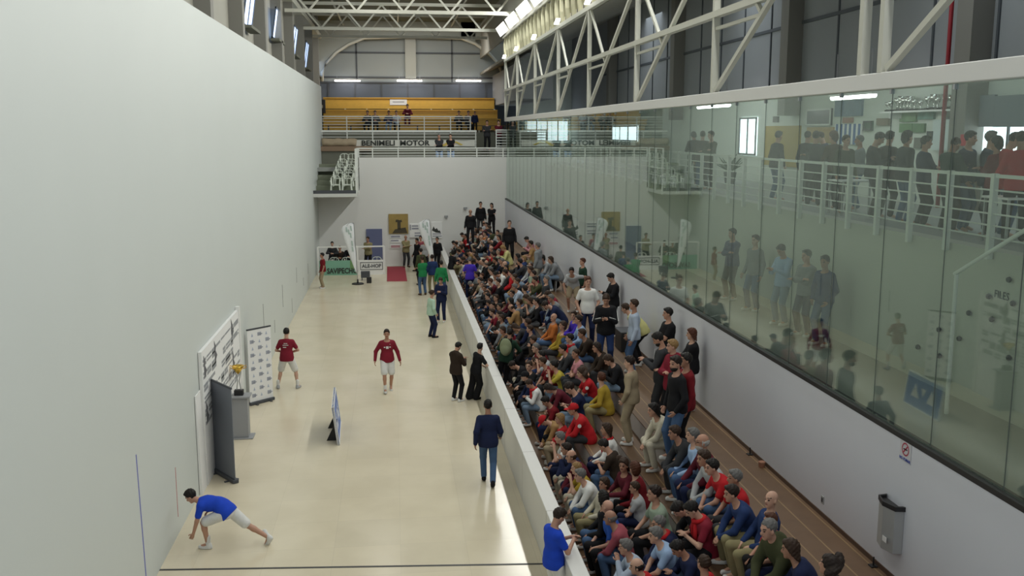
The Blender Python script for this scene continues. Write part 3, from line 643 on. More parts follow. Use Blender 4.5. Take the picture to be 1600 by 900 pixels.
def wbox(name, label, cat, x0, y0, x1, y1, mt, group=None, X=12.97, fr=None, th=.03):
    a = onX(x0, y0, X); b = onX(x1, y1, X); c = (a + b)/2
    r = empty(name, c); tag(r, label, cat, group)
    hy, hz = abs(a.y - b.y)/2, abs(a.z - b.z)/2
    MB().box(-th, (12.999 - X) if X > 12.9 else th, -hy, hy, -hz, hz).obj('panel', mt, r)
    if fr:
        f = MB(); q = .05
        for (p0, p1, z0, z1) in ((-hy, -hy+q, -hz, hz), (hy-q, hy, -hz, hz), (-hy, hy, -hz, -hz+q), (-hy, hy, hz-q, hz)): f.box(-th - .02, -th, p0, p1, z0, z1)
        f.obj('frame', fr, r)
    return r, hy, hz
wbox('television', 'dark television screen on the bar wall', 'television', 1262, 171, 1299, 196, mat('screen_dark', (.06, .07, .08), .3), fr=MATS['rail_white'])
pcs = [('poster with blue and dark photos beside the lit tube', 1306, 158, 1347, 181, (.10, .17, .24)), ('small red-brown framed picture under the wide poster', 1318, 184, 1332, 192, (.30, .12, .08)),
       ('small dark framed picture left of the shelf', 1351, 189, 1363, 204, (.07, .12, .09)), ('small brown picture near the shelf end', 1371, 185, 1389, 196, (.20, .16, .11)),
       ('green group of photographs under the trophy shelf, upper left', 1408, 170, 1432, 190, (.16, .28, .14)), ('green photograph under the trophy shelf, lower left', 1407, 193, 1426, 207, (.12, .24, .10)),
       ('green photograph under the trophy shelf, lower right', 1428, 193, 1445, 207, (.10, .20, .09)), ('teal photograph under the trophy shelf, middle', 1436, 170, 1460, 186, (.13, .27, .22)),
       ('small framed picture right of the green photographs', 1451, 205, 1459, 220, (.12, .12, .10)), ('dark framed picture under the right end of the shelf', 1478, 168, 1500, 186, (.06, .13, .11)),
       ('slim picture below the shelf end, beside the white sheet', 1430, 215, 1440, 232, (.14, .14, .12)), ('small mark on the white door frame far left of the bar', 1209, 182, 1216, 191, (.14, .13, .12))]
for lb, a, b, c, d, cc in pcs: wbox('framed_picture', lb, 'picture', a, b, c, d, mat('pic_%d' % a + str(b), cc, .6, noise=.4, nscale=6), group='pictures on the bar wall', fr=M_DGREY if a in (1351, 1451, 1478) else None)
wbox('white_sheet', 'large white sheet on the bar wall below the trophy shelf', 'sheet', 1460, 187, 1499, 236, mat('sheet_pale', (.62, .70, .70), .7))
r, hy, hz = wbox('striped_flag', 'blue and white striped flag on the bar wall', 'flag', 1306, 194, 1346, 226, M_PAPER)
q = MB()
for k in range(6): y = -hy + 2*hy*(k + .2)/6; q.box(-.036, -.03, y, y + hy/6, -hz, hz)
q.obj('stripes', mat('stripe_blue', (.04, .12, .33), .7), r)
wbox('wooden_door', 'ochre double door at the left end of the bar', 'door', 1197, 197, 1248, 262, mat('ochre_door', (.42, .30, .06), .6, noise=.2, nscale=2))
wbox('ochre_board', 'ochre board under the television', 'board', 1262, 199, 1303, 224, mat('ochre_board', (.38, .24, .07), .6, noise=.2, nscale=2))
a = onX(1386, 168, 12.8); b = onX(1503, 166, 12.8)
sh = empty('trophy_shelf', (12.8, (a.y+b.y)/2, 8.0)); tag(sh, 'long shelf crowded with silver trophies on the bar wall', 'shelf')
MB().box(-.2, .2, -abs(a.y-b.y)/2, abs(a.y-b.y)/2, -.04, 0).obj('board', M_WHITE, sh)
for s in (-1, 1): MB().box(-.18, .18, s*1.2 - .02, s*1.2 + .02, -.18, -.04).obj('bracket', M_WHITE, sh)
T0 = empty('small_trophy'); MB().lathe([(.001, 0), (.06, 0), (.06, .05), (.015, .07), (.02, .14), (.07, .2), (.085, .28), (.07, .28), (.001, .16)], 10).obj('cup', mat('silver', (.75, .75, .72), .15, metal=1), T0, smooth=True)
MB().box(-.06, .06, -.06, .06, 0, .05).obj('base', M_BLACK, T0)
tc_ = list(T0.children)
for k in range(22):
    r = T0 if k == 0 else T0.copy()
    if k:
        COL.objects.link(r)
        for c in tc_: d = c.copy(); COL.objects.link(d); d.parent = r
    r.location = (12.8 + RND.uniform(-.1, .1), min(a.y, b.y) + .1 + (abs(a.y-b.y) - .2) * k/21, 8.0); s_ = RND.uniform(.8, 1.35); r.scale = (s_, s_, s_)
    tag(r, 'small silver trophy cup in the row on the bar shelf', 'trophy', 'silver trophies on the bar shelf')
def win(n, pts, X, label, mt, axis='X', mull=1):
    a = onX(pts[0], pts[1], X) if axis == 'X' else onY(pts[0], pts[1], X); b = onX(pts[2], pts[3], X) if axis == 'X' else onY(pts[2], pts[3], X)
    c = (a + b)/2; r = empty('window_%d' % n, c); r['kind'] = 'structure'; r['label'] = label; r['category'] = 'window'
    hw = abs((a - b).y)/2 if axis == 'X' else abs((a - b).x)/2; hz = abs(a.z - b.z)/2
    def bx(mb, u0, u1, z0, z1, d0, d1):
        return mb.box(d0, d1, u0, u1, z0, z1) if axis == 'X' else mb.box(u0, u1, d0, d1, z0, z1)
    bx(MB(), -hw, hw, -hz, hz, -.01, .03).obj('window_pane', mt, r); f = MB(); q = .06
    for (u0, u1, z0, z1) in [(-hw, -hw+q, -hz, hz), (hw-q, hw, -hz, hz), (-hw, hw, -hz, -hz+q), (-hw, hw, hz-q, hz)] + [(-hw + 2*hw*(k+1)/(mull+1) - .03, -hw + 2*hw*(k+1)/(mull+1) + .03, -hz, hz) for k in range(mull)]: bx(f, u0, u1, z0, z1, -.05, 0)
    f.obj('window_frame', M_DGREY, r); return r
win(6, (822, 188, 888, 221), 70.1, 'bright wide window at the far end behind the glass', M_WINW, 'Y', 3)
win(7, (957, 197, 996, 221), 12.97, 'bright window behind the glass above dark spectators', M_WINW, 'X', 2)
win(8, (1157, 184, 1181, 243), 12.97, 'tall bright glass door behind a plant', M_WINW, 'X', 1)
win(9, (1521, 178, 1640, 250), 12.97, 'large bright window with grey roller blinds at right', M_WINW, 'X', 1)
for k, (x0, x1) in enumerate([(1518, 1553), (1557, 1640)]):
    wbox('roller_blind', ['left grey roller blind of the bar window', 'right grey roller blind of the bar window'][k], 'blind', x0, 150, x1, 198, M_BLIND, 'grey roller blinds', X=12.85)
wbox('fire_sign', 'small red fire sign beside the red pipe', 'sign', 1503, 210, 1512, 228, mat('fire_red', (.55, .02, .04), .5), X=12.5)

# bar tables
def bar_table(loc, label):
    r = empty('bar_table', loc); tag(r, label, 'table', 'tables in the bar')
    MB().box(-.35, .35, -.35, .35, .70, .735).obj('tabletop', M_WHITE, r, bevel=.01)
    for sx in (-1, 1):
        for sy in (-1, 1): MB().bar((sx*.3, sy*.3, 0), (sx*.3, sy*.3, .7), .035).obj('leg', M_ALU, r)
bar_table((9.7, 19.6, 5.74), 'white square bar table behind the railing, farther one'); bar_table((9.8, 14.2, 5.74), 'white square bar table behind the railing, nearest the stair')

for k, (x, y) in enumerate([(1580, 437), (1548, 463), (1586, 474), (1517, 489), (1553, 499), (1470, 515), (1502, 529), (1471, 556), (1580, 559), (1437, 542)]):
    c = onX(x, y, 8.65)
    kf = tag(MB().lathe([(.001, .07), (.035, .06), (.045, .03), (.02, 0), (.001, 0)], 10).obj('wall_fitting', M_DGREY, smooth=True), 'small round dark fitting on the pale wall behind the glass near the stair handrail', 'fitting', 'round fittings behind the glass')
    o = kf
    o.location = c; o.rotation_euler = (0, -PI/2, 0)
fl = empty('wall_lettering', onX(1566, 462, 8.65)); tag(fl, 'faint dark letters on the pale wall behind the glass by the stair handrail', 'lettering')
text('FILES', .16, M_DGREY, parent=fl, M=facing((-.01, 0, 0), (-1, 0, 0)))
# potted plant by the glass door
pp = empty('potted_plant', (11.3, 31.5, 5.74)); tag(pp, 'leafy potted plant by the bright glass door of the bar', 'plant')
MB().lathe([(.001, 0), (.16, 0), (.22, .4), (.19, .4), (.001, .36)], 14).obj('pot', M_DGREY, pp)
lv = MB()
for k in range(26):
    an = k * 2.4; el = .5 + .5 * RND.random(); L_ = .5 + .5 * RND.random(); d = Vector((math.cos(an) * math.cos(el), math.sin(an) * math.cos(el), math.sin(el)))
    s_ = Vector((-math.sin(an), math.cos(an), 0)); p = Vector((0, 0, .38))
    lv.add([p, p + d*L_*.5 + s_*.05, p + d*L_ + Vector((0, 0, -.08)), p + d*L_*.5 - s_*.05], [(0, 1, 2, 3)])
lv.obj('leaves', mat('leaf_green', (.04, .10, .03), .6), pp)

# ------------------------------------------------------------------ people
def smin(a, b, k):
    h = np.clip(.5 + .5 * (b - a) / k, 0, 1); return b * (1 - h) + a * h - k * h * (1 - h)
def V3(p): return np.array([p[0], p[1], p[2]], float)
class Field:
    """signed distance made of tapered limbs and ellipsoids, meshed with surface nets"""
    def __init__(s): s.p = []
    def cone(s, a, b, ra, rb, k=.03): s.p.append(('c', V3(a), V3(b), ra, rb, k)); return s
    def ell(s, c, r, M=None, k=.04): s.p.append(('e', V3(c), V3(r), None if M is None else np.array(M, float), None, k)); return s
    def cut(s, n, c): s.p.append(('x', V3(n) / np.linalg.norm(V3(n)), V3(c), None, None, 0)); return s
    def sub(s, c, r, k=.01): s.p.append(('s', V3(c), V3(r), None, None, k)); return s
    def val(s, ax3, h):
        d = np.full(tuple(len(a) for a in ax3), 9.)
        for t, a, b, ra, rb, k in s.p:
            if t == 'x':
                P = np.stack(np.meshgrid(*ax3, indexing='ij'), -1); d = np.maximum(d, (P - b) @ a); continue
            if t == 'c': r = max(ra, rb); lo = np.minimum(a, b) - r; hi = np.maximum(a, b) + r
            else: lo = a - max(b); hi = a + max(b)
            mg = k + 3 * h; sl = tuple(slice(int(np.searchsorted(ax3[i], lo[i] - mg)), int(np.searchsorted(ax3[i], hi[i] + mg))) for i in range(3))
            P = np.stack(np.meshgrid(*[ax3[i][sl[i]] for i in range(3)], indexing='ij'), -1)
            if P.size == 0: continue
            if t == 'c':
                ab = b - a; L = ab @ ab + 1e-12
                g = np.clip(((P - a) @ ab) / L, 0, 1); q = np.linalg.norm(P - a - g[..., None] * ab, axis=-1) - (ra + (rb - ra) * g)
            else:
                Q = P - a
                if t == 'e' and ra is not None: Q = Q @ ra
                k0 = np.linalg.norm(Q / b, axis=-1); k1 = np.linalg.norm(Q / (b * b), axis=-1) + 1e-9; q = k0 * (k0 - 1) / k1
            if t == 's': d[sl] = -smin(-d[sl], q, k) if k else np.maximum(d[sl], -q)
            else: d[sl] = smin(d[sl], q, k)
        return d
    def mesh(s, h):
        lo = np.full(3, 9.); hi = np.full(3, -9.)
        for t, a, b, ra, rb, k in s.p:
            if t == 'c':
                r = max(ra, rb); lo = np.minimum(lo, np.minimum(a, b) - r); hi = np.maximum(hi, np.maximum(a, b) + r)
            elif t == 'e': r = max(b); lo = np.minimum(lo, a - r); hi = np.maximum(hi, a + r)
        lo -= 2.5 * h; hi += 2.5 * h; n = np.ceil((hi - lo) / h).astype(int) + 1
        f = s.val([lo[i] + h * np.arange(n[i]) for i in range(3)], h)
        if getattr(s, 'noise', 0):
            A = [lo[i] + h * np.arange(n[i]) for i in range(3)]; X, Y, Z = np.meshgrid(*A, indexing='ij'); f = f + s.noise * (np.sin(X * 190 + 3 * np.sin(Z * 60)) + np.sin(Z * 120 + Y * 90) + np.sin(Y * 170 + X * 40)) * .7
        I = f < 0
        c = np.zeros(tuple(n - 1), int); acc = np.zeros((*(n - 1), 3)); cnt = np.zeros(tuple(n - 1))
        offs = [(i, j, k) for i in (0, 1) for j in (0, 1) for k in (0, 1)]
        sl = lambda o: tuple(slice(o[i], n[i] - 1 + o[i]) for i in range(3))
        for o in offs: c += I[sl(o)]
        act = (c > 0) & (c < 8)
        for o in offs:
            for ax in range(3):
                if o[ax]: continue
                o2 = list(o); o2[ax] = 1
                f0 = f[sl(o)]; f1 = f[sl(o2)]; cr = (f0 < 0) != (f1 < 0)
                t = np.where(cr, f0 / np.where(cr, f0 - f1, 1), 0)
                for q in range(3): acc[..., q] += np.where(cr, (t if q == ax else o[q]), 0)
                cnt += cr
        idx = np.argwhere(act); ids = np.full(act.shape, -1); ids[act] = np.arange(len(idx))
        vs = lo + h * (idx + acc[act] / cnt[act][:, None])
        fs = []
        for ax in range(3):
            s0 = [slice(1, n[i] - 1) for i in range(3)]; s1 = list(s0); s0[ax] = slice(0, n[ax] - 1); s1[ax] = slice(1, n[ax])
            A = I[tuple(s0)]; B = I[tuple(s1)]; e_ = np.argwhere(A != B)
            if not len(e_): continue
            a_in = A[A != B]; base = e_ + np.array([0 if i == ax else 1 for i in range(3)])
            u, v = [(1, 2), (2, 0), (0, 1)][ax]; du = np.zeros(3, int); du[u] = 1; dv = np.zeros(3, int); dv[v] = 1
            get = lambda q: ids[q[:, 0], q[:, 1], q[:, 2]]
            quad = np.stack([get(base - du - dv), get(base - dv), get(base), get(base - du)], 1)
            quad[~a_in] = quad[~a_in][:, ::-1]; fs.append(quad)
        return vs, np.concatenate(fs)
def np_mesh(name, vs, fs, nm=1, mi=None, extra=None):
    vs = [tuple(v) for v in vs]; fs = [tuple(int(i) for i in f) for f in fs]
    if extra:
        b = len(vs); vs += [tuple(v) for v in extra.v]; fs += [tuple(b + i for i in f) for f in extra.f]
        if mi is not None: mi = list(mi) + [0] * len(extra.f)
    me = bpy.data.meshes.new(name); me.from_pydata(vs, [], fs)
    for _ in range(nm): me.materials.append(None)
    if mi is not None: me.polygons.foreach_set('material_index', mi)
    me.polygons.foreach_set('use_smooth', [True] * len(me.polygons)); me.update(); return me

def nrm(v): v = np.array(v, float); return v / (np.linalg.norm(v) + 1e-9)
def ik(a, t, l1, l2, pole):
    d = t - a; L = np.linalg.norm(d); M_ = (l1 + l2) * .995
    if L > M_: t = a + d / L * M_; d = t - a; L = M_
    L = max(L, abs(l1 - l2) + .02); x = (l1*l1 - l2*l2 + L*L) / (2*L); hh = math.sqrt(max(1e-6, l1*l1 - x*x))
    u = nrm(d); p = np.array(pole, float); p = nrm(p - u * (p @ u)); return a + u * x + p * hh, t

class Fig:
    """joints in metres for a 1.75 m person looking along +Y; pelvis, lean etc. given by the pose"""
    def __init__(s, pel=(0, 0, .94), lean=0, side=0, twist=0, curl=0, hy=0, hp=0, hr=0, lh=None, rh=None, lf=None, rf=None, le=None, re=None, kn=None, ly=0, ry=0, lift=(0, 0), hip=0, kl=None, kr=None):
        R = lambda ax, a: np.array(Matrix.Rotation(math.radians(a), 3, ax))
        s.P = P = V3(pel)
        B = R('Z', hip) @ R('X', -lean * .55) @ R('Y', side)            # pelvis frame
        T = R('Z', hip + twist) @ R('X', -lean) @ R('Y', side)
        s.B, s.T = B, T; Ub, Ut = B[:, 2], T[:, 2]
        s.waist = P + Ub * .14; s.chest = s.waist + Ut * .20; s.top = s.waist + Ut * .33; T2 = R('Z', hip + twist) @ R('X', -lean - curl) @ R('Y', side); s.neck = s.top + T2[:, 2] * .075
        Hd = R('Z', hip + twist + hy) @ R('X', -hp) @ R('Y', hr); s.Hd = Hd
        s.head = s.neck + T2[:, 2] * .05 + Hd[:, 2] * .105 + Hd[:, 1] * .025
        s.sh = [s.top - Ut * .038 - T[:, 0] * .165, s.top - Ut * .038 + T[:, 0] * .165]   # left is -x
        s.hp_ = [P - B[:, 0] * .09 - Ub * .02, P + B[:, 0] * .09 - Ub * .02]
        s.el = []; s.wr = []; s.kn = []; s.an = []; s.toe = []
        for i, (t, e) in enumerate(((lh, le), (rh, re))):
            sg = -1 if i == 0 else 1
            t = V3(t) if t is not None else s.sh[i] + np.array([sg * .06, .04, -.54]); e = e or (sg * .35, -1, -.4)
            k, w_ = ik(s.sh[i], t, .285, .255, e); s.el.append(k); s.wr.append(w_)
        for i, (t, yw, kp) in enumerate(((lf, ly, kl), (rf, ry, kr))):
            sg = -1 if i == 0 else 1
            t = V3(t) if t is not None else np.array([sg * .1, 0, .085])
            k, a_ = ik(s.hp_[i], t, .44, .425, kp or kn or (sg * .12, 1, .25)); s.kn.append(k); s.an.append(a_)
            yr = math.radians(yw); up = math.radians(lift[i]); s.toe.append(np.array([-math.sin(yr) * math.cos(up), math.cos(yr) * math.cos(up), math.sin(up)]))
    def torso(s, F_, o, neck=True):
        P, B, T = s.P, s.B, s.T
        F_.ell(P + B[:, 2] * .0, (.165 + o, .118 + o, .135 + o), B, .05).ell(s.waist, (.145 + o, .108 + o, .15 + o), B, .06).ell(s.chest - T[:, 2] * .0, (.165 + o, .12 + o, .19 + o), T, .05)
        F_.cone(s.sh[0] + T[:, 0] * .03, s.sh[1] - T[:, 0] * .03, .062 + o, .062 + o, .05)
        if neck: F_.cone(s.top - T[:, 2] * .02, s.neck, .075 + o, .052 + o * .6, .04)
    def body(s, h):
        F_ = Field(); s.torso(F_, -.006)
        for i in (0, 1):
            F_.cone(s.sh[i], s.el[i], .052, .038, .03).cone(s.el[i], s.wr[i], .038, .026, .02)
            F_.cone(s.hp_[i], s.kn[i], .082, .052, .03).cone(s.kn[i] + (s.an[i] - s.kn[i]) * .25, s.an[i], .05, .034, .03).cone(s.kn[i], s.kn[i] + (s.an[i] - s.kn[i]) * .3, .05, .052, .02)
            F_.cone(s.an[i], s.an[i] + s.toe[i] * .13 - np.array([0, 0, .045]), .036, .028, .02)
        H_, c = s.Hd, s.head; q = lambda x, y, z: c + H_ @ np.array([x, y, z])
        F_.cone(s.neck - s.T[:, 2] * .03, q(0, -.02, -.06), .054, .05, .02)
        F_.ell(q(0, -.012, .025), (.074, .092, .09), H_, .02).ell(q(0, .022, -.045), (.055, .062, .07), H_, .03).ell(q(0, .055, -.095), (.028, .025, .02), H_, .02)
        F_.ell(q(0, .09, -.022), (.014, .022, .026), H_, .012).ell(q(0, .078, .03), (.045, .012, .010), H_, .015)
        F_.ell(q(.076, -.005, -.015), (.012, .02, .03), H_, .008).ell(q(-.076, -.005, -.015), (.012, .02, .03), H_, .008)
        F_.sub(q(.032, .094, .008), (.017, .013, .011), .008).sub(q(-.032, .094, .008), (.017, .013, .011), .008)
        ex = MB()
        for i in (0, 1):
            D = nrm(s.wr[i] - s.el[i]); w_ = s.wr[i]; sg = -1 if i == 0 else 1
            if D[2] < -.6: D = nrm(D + np.array([0, .15, 0])); N = np.array([-sg, .2, 0.])
            else: N = np.array([-.5 * sg, 0, -1.])
            N = nrm(N - D * (N @ D)); S = np.cross(D, N)
            if S @ np.array([0, 1, .5]) < 0: S = -S    # thumb side
            F_.cone(w_, w_ + D * .03, .025, .027, .015); Mh = np.stack([S, N, D], 1); F_.ell(w_ + D * .062, (.04, .017, .045), Mh, .015)
            for k, (o_, l) in enumerate(((.028, .075), (.010, .083), (-.009, .077), (-.027, .06))):
                a = w_ + D * .085 + S * o_; b = a + nrm(D + N * .25) * l * .5; e_ = b + nrm(D + N * .9) * l * .5
                ex.tube([a, b, e_], [.0095, .009, .0065], 6)
            a = w_ + D * .035 + S * .03; b = a + nrm(D * .7 + S * .8 + N * .2) * .035; ex.tube([a, b, b + nrm(D + N * .3 + S * .1) * .03], [.012, .010, .008], 6)
        vs, fs = F_.mesh(h)
        fc = vs[fs].mean(1); L = (fc - c) @ H_; mi = np.zeros(len(fs), int)
        for sx in (-1, 1):
            mi[(np.abs(L[:, 0] - sx * .031) < .013) & (np.abs(L[:, 2] - .006) < .007) & (L[:, 1] > .05)] = 1
            mi[(np.abs(L[:, 0] - sx * .034) < .018) & (np.abs(L[:, 2] - .036 + abs(0)) < .004) & (L[:, 1] > .05)] = 1
        mi[(np.abs(L[:, 0]) < .024) & (np.abs(L[:, 2] + .062) < .007) & (L[:, 1] > .04)] = 2
        return np_mesh('body', vs, fs, 3, mi, ex)
    def shirt(s, h, sleeve, o=.016, hem=-.10, hood=False):
        F_ = Field(); s.torso(F_, o); F_.ell(s.P - s.B[:, 2] * .04, (.182 + o, .136 + o, .20), s.B, .04).ell(s.P + s.B[:, 2] * .1, (.165 + o * .8, .124 + o * .8, .12), s.B, .04)
        if hood: F_.ell(s.top - s.T[:, 1] * .085 + s.T[:, 2] * .03, (.105, .06, .075), s.T, .03)
        F_.cut(-s.B[:, 2], s.P + s.B[:, 2] * hem); F_.cut(s.T[:, 2] * .9 + s.T[:, 1] * .35, s.neck - s.T[:, 2] * (.035 if not hood else -.02))
        A = Field(); A.p = []
        for i in (0, 1):
            if sleeve == 'long':
                F_.cone(s.sh[i], s.el[i], .058 + o * .6, .046 + o * .5, .035).cone(s.el[i], s.wr[i] - nrm(s.wr[i] - s.el[i]) * .005, .046 + o * .5, .034 + o * .4, .02)
            else: F_.cone(s.sh[i], s.sh[i] + (s.el[i] - s.sh[i]) * .64, .054 + o * .6, .047 + o * .6, .035)
        vs, fs = F_.mesh(h); return np_mesh('top', vs, fs)
    def pants(s, h, kind='long', o=.014):
        F_ = Field(); B = s.B
        F_.ell(s.P, (.168 + o, .122 + o, .14 + o), B, .05).ell(s.P + B[:, 2] * .1, (.15 + o * .8, .11 + o * .8, .1), B, .05)
        F_.cut(B[:, 2], s.P + B[:, 2] * .07)
        for i in (0, 1):
            if kind == 'long': F_.cone(s.hp_[i], s.kn[i], .088 + o, .058 + o, .03).cone(s.kn[i], s.an[i] + (s.kn[i] - s.an[i]) * .04, .056 + o, .045 + o, .02)
            elif kind == 'wide': F_.cone(s.hp_[i], s.kn[i], .095 + o, .085 + o, .03).cone(s.kn[i], s.an[i] + (s.kn[i] - s.an[i]) * .02, .085 + o, .09 + o, .02)
            else: F_.cone(s.hp_[i], s.hp_[i] + (s.kn[i] - s.hp_[i]) * .85, .095 + o, .082 + o, .03)
        vs, fs = F_.mesh(h); return np_mesh('trousers' if kind != 'short' else 'shorts', vs, fs)
    def foot_frame(s, i): # matrix at ankle
        d = s.toe[i]; x = nrm(np.cross(d, [0, 0, 1])); z = np.cross(x, d)
        M_ = Matrix.Identity(4)
        for r_ in range(3): M_[r_][0] = x[r_]; M_[r_][1] = d[r_]; M_[r_][2] = z[r_]; M_[r_][3] = s.an[i][r_]
        return M_
    def head_frame(s):
        M_ = Matrix.Identity(4)
        for r_ in range(3):
            for c_ in range(3): M_[r_][c_] = s.Hd[r_][c_]
            M_[r_][3] = s.head[r_]
        return M_
def shoe_mesh(h=.012):
    F_ = Field(); F_.cone((0, -.035, -.045), (0, .145, -.052), .040, .036, .02).cone((0, -.02, .0), (0, .0, -.04), .042, .045, .03).ell((0, .05, -.07), (.045, .13, .02), None, .015)
    F_.cut((0, 0, -1), (0, 0, -.085)).cut((0, 0, 1), (0, 0, .03)); return np_mesh('shoe', *F_.mesh(h))
def sock_mesh(h=.011):
    F_ = Field(); F_.cone((0, 0, -.02), (0, -.004, .13), .042, .046, .02); return np_mesh('sock', *F_.mesh(h))
def hair_mesh(kind, h=.011):
    F_ = Field()
    if kind in ('short', 'mid', 'long', 'curly', 'bun', 'crop'):
        g = {'short': .014, 'mid': .022, 'long': .018, 'curly': .03, 'bun': .012, 'crop': .007}[kind]
        F_.ell((0, -.02, .036), (.0765 + g * .5, .094 + g * .7, .088 + g), None, .02)
        if kind != 'crop': F_.ell((.012, .052, .10), (.045, .03, .02), None, .02)
        if kind in ('long',): F_.ell((0, -.07, -.10), (.085, .045, .16), None, .04).ell((.07, -.02, -.1), (.03, .04, .14), None, .03).ell((-.07, -.02, -.1), (.03, .04, .14), None, .03)
        if kind == 'curly':
            for a in range(26):
                z = -.2 + .32 * ((a * .618) % 1); an = a * 2.4; yy = -.05 - .06 * abs(math.sin(an))
                F_.ell((.105 * math.cos(an), yy, z), (.05, .05, .05), None, .015)
        if kind == 'mid': F_.ell((0, -.06, -.03), (.088, .06, .09), None, .03)
        if kind == 'bun': F_.ell((0, -.10, .09), (.035, .035, .035), None, .02)
        F_.cut((0, 1, -.75), (0, .064 if kind != 'crop' else .055, .068)) # hairline sloping down the back
        if kind in ('long', 'mid', 'curly'):
            F_.sub((0, .075, -.05), (.07, .10, .11), .01)
        else:
            F_.cut((0, .35, -1), (0, -.04, -.045)); F_.sub((0, .09, -.02), (.064, .10, .075), .01)
    elif kind == 'balding':
        F_.ell((0, -.016, .0), (.084, .10, .075), None, .02); F_.cut((0, 1, -.1), (0, .02, 0)).cut((0, 0, 1), (0, 0, .035)).cut((0, 0, -1), (0, 0, -.055)); F_.sub((0, .0, .10), (.075, .09, .085), .01)
    elif kind == 'cap':
        F_.ell((0, -.014, .035), (.094, .112, .104), None, .02); F_.cut((0, 0, -1), (0, 0, .012)); F_.ell((0, .125, .03), (.07, .075, .012), None, .01)
    F_.noise = .0 if kind == 'cap' else .0035
    vs, fs = F_.mesh(h * .9); return np_mesh('hair' if kind != 'cap' else 'cap', vs, fs)

SKIN = [(.46, .25, .17), (.52, .31, .22), (.42, .22, .145), (.50, .28, .20), (.36, .185, .12)]
HAIRC = {'black': (.010, .008, .007), 'brown': (.035, .018, .010), 'darkbrown': (.018, .010, .007), 'grey': (.13, .125, .12), 'white': (.36, .35, .33), 'blond': (.25, .15, .06), 'auburn': (.07, .022, .010)}
CLR = {'black': (.010, .010, .012), 'charcoal': (.035, .036, .040), 'navy': (.012, .018, .055), 'dark blue': (.02, .04, .12), 'blue': (.03, .10, .42), 'royal blue': (.015, .06, .50),
       'light blue': (.30, .42, .62), 'pale blue': (.40, .47, .58), 'denim blue': (.06, .11, .21), 'light denim': (.17, .24, .33), 'grey': (.20, .21, .22), 'light grey': (.38, .39, .40),
       'white': (.68, .68, .66), 'cream': (.52, .48, .38), 'beige': (.32, .26, .17), 'khaki': (.24, .21, .11), 'tan': (.32, .19, .08), 'brown': (.07, .04, .022), 'dark brown': (.03, .02, .014),
       'maroon': (.10, .012, .022), 'wine red': (.20, .015, .03), 'red': (.42, .015, .02), 'rose': (.30, .07, .09), 'pink': (.50, .22, .25), 'orange': (.42, .13, .03),
       'yellow': (.42, .34, .05), 'pale yellow': (.52, .50, .22), 'mustard': (.35, .24, .03), 'olive': (.05, .055, .025), 'dark green': (.015, .04, .025), 'green': (.02, .20, .07), 'sage green': (.27, .34, .26),
       'mint': (.42, .58, .46), 'purple': (.06, .03, .40), 'teal': (.03, .14, .16), 'dark red': (.16, .01, .015)}
def cm(c, r=.85):
    return mat('cloth_' + c.replace(' ', '_'), CLR[c], r, noise=.16, nscale=9, spec=.2, bump=.35)
def sk(i): return mat('skin_%d' % i, SKIN[i % 5], .55)
M_EYE = mat('eye_dark', (.03, .018, .014), .4); M_LIP = mat('lips', (.28, .09, .08), .5)
def hm(c): return mat('hair_' + c, HAIRC[c], .6, noise=.2, nscale=40, spec=.3)

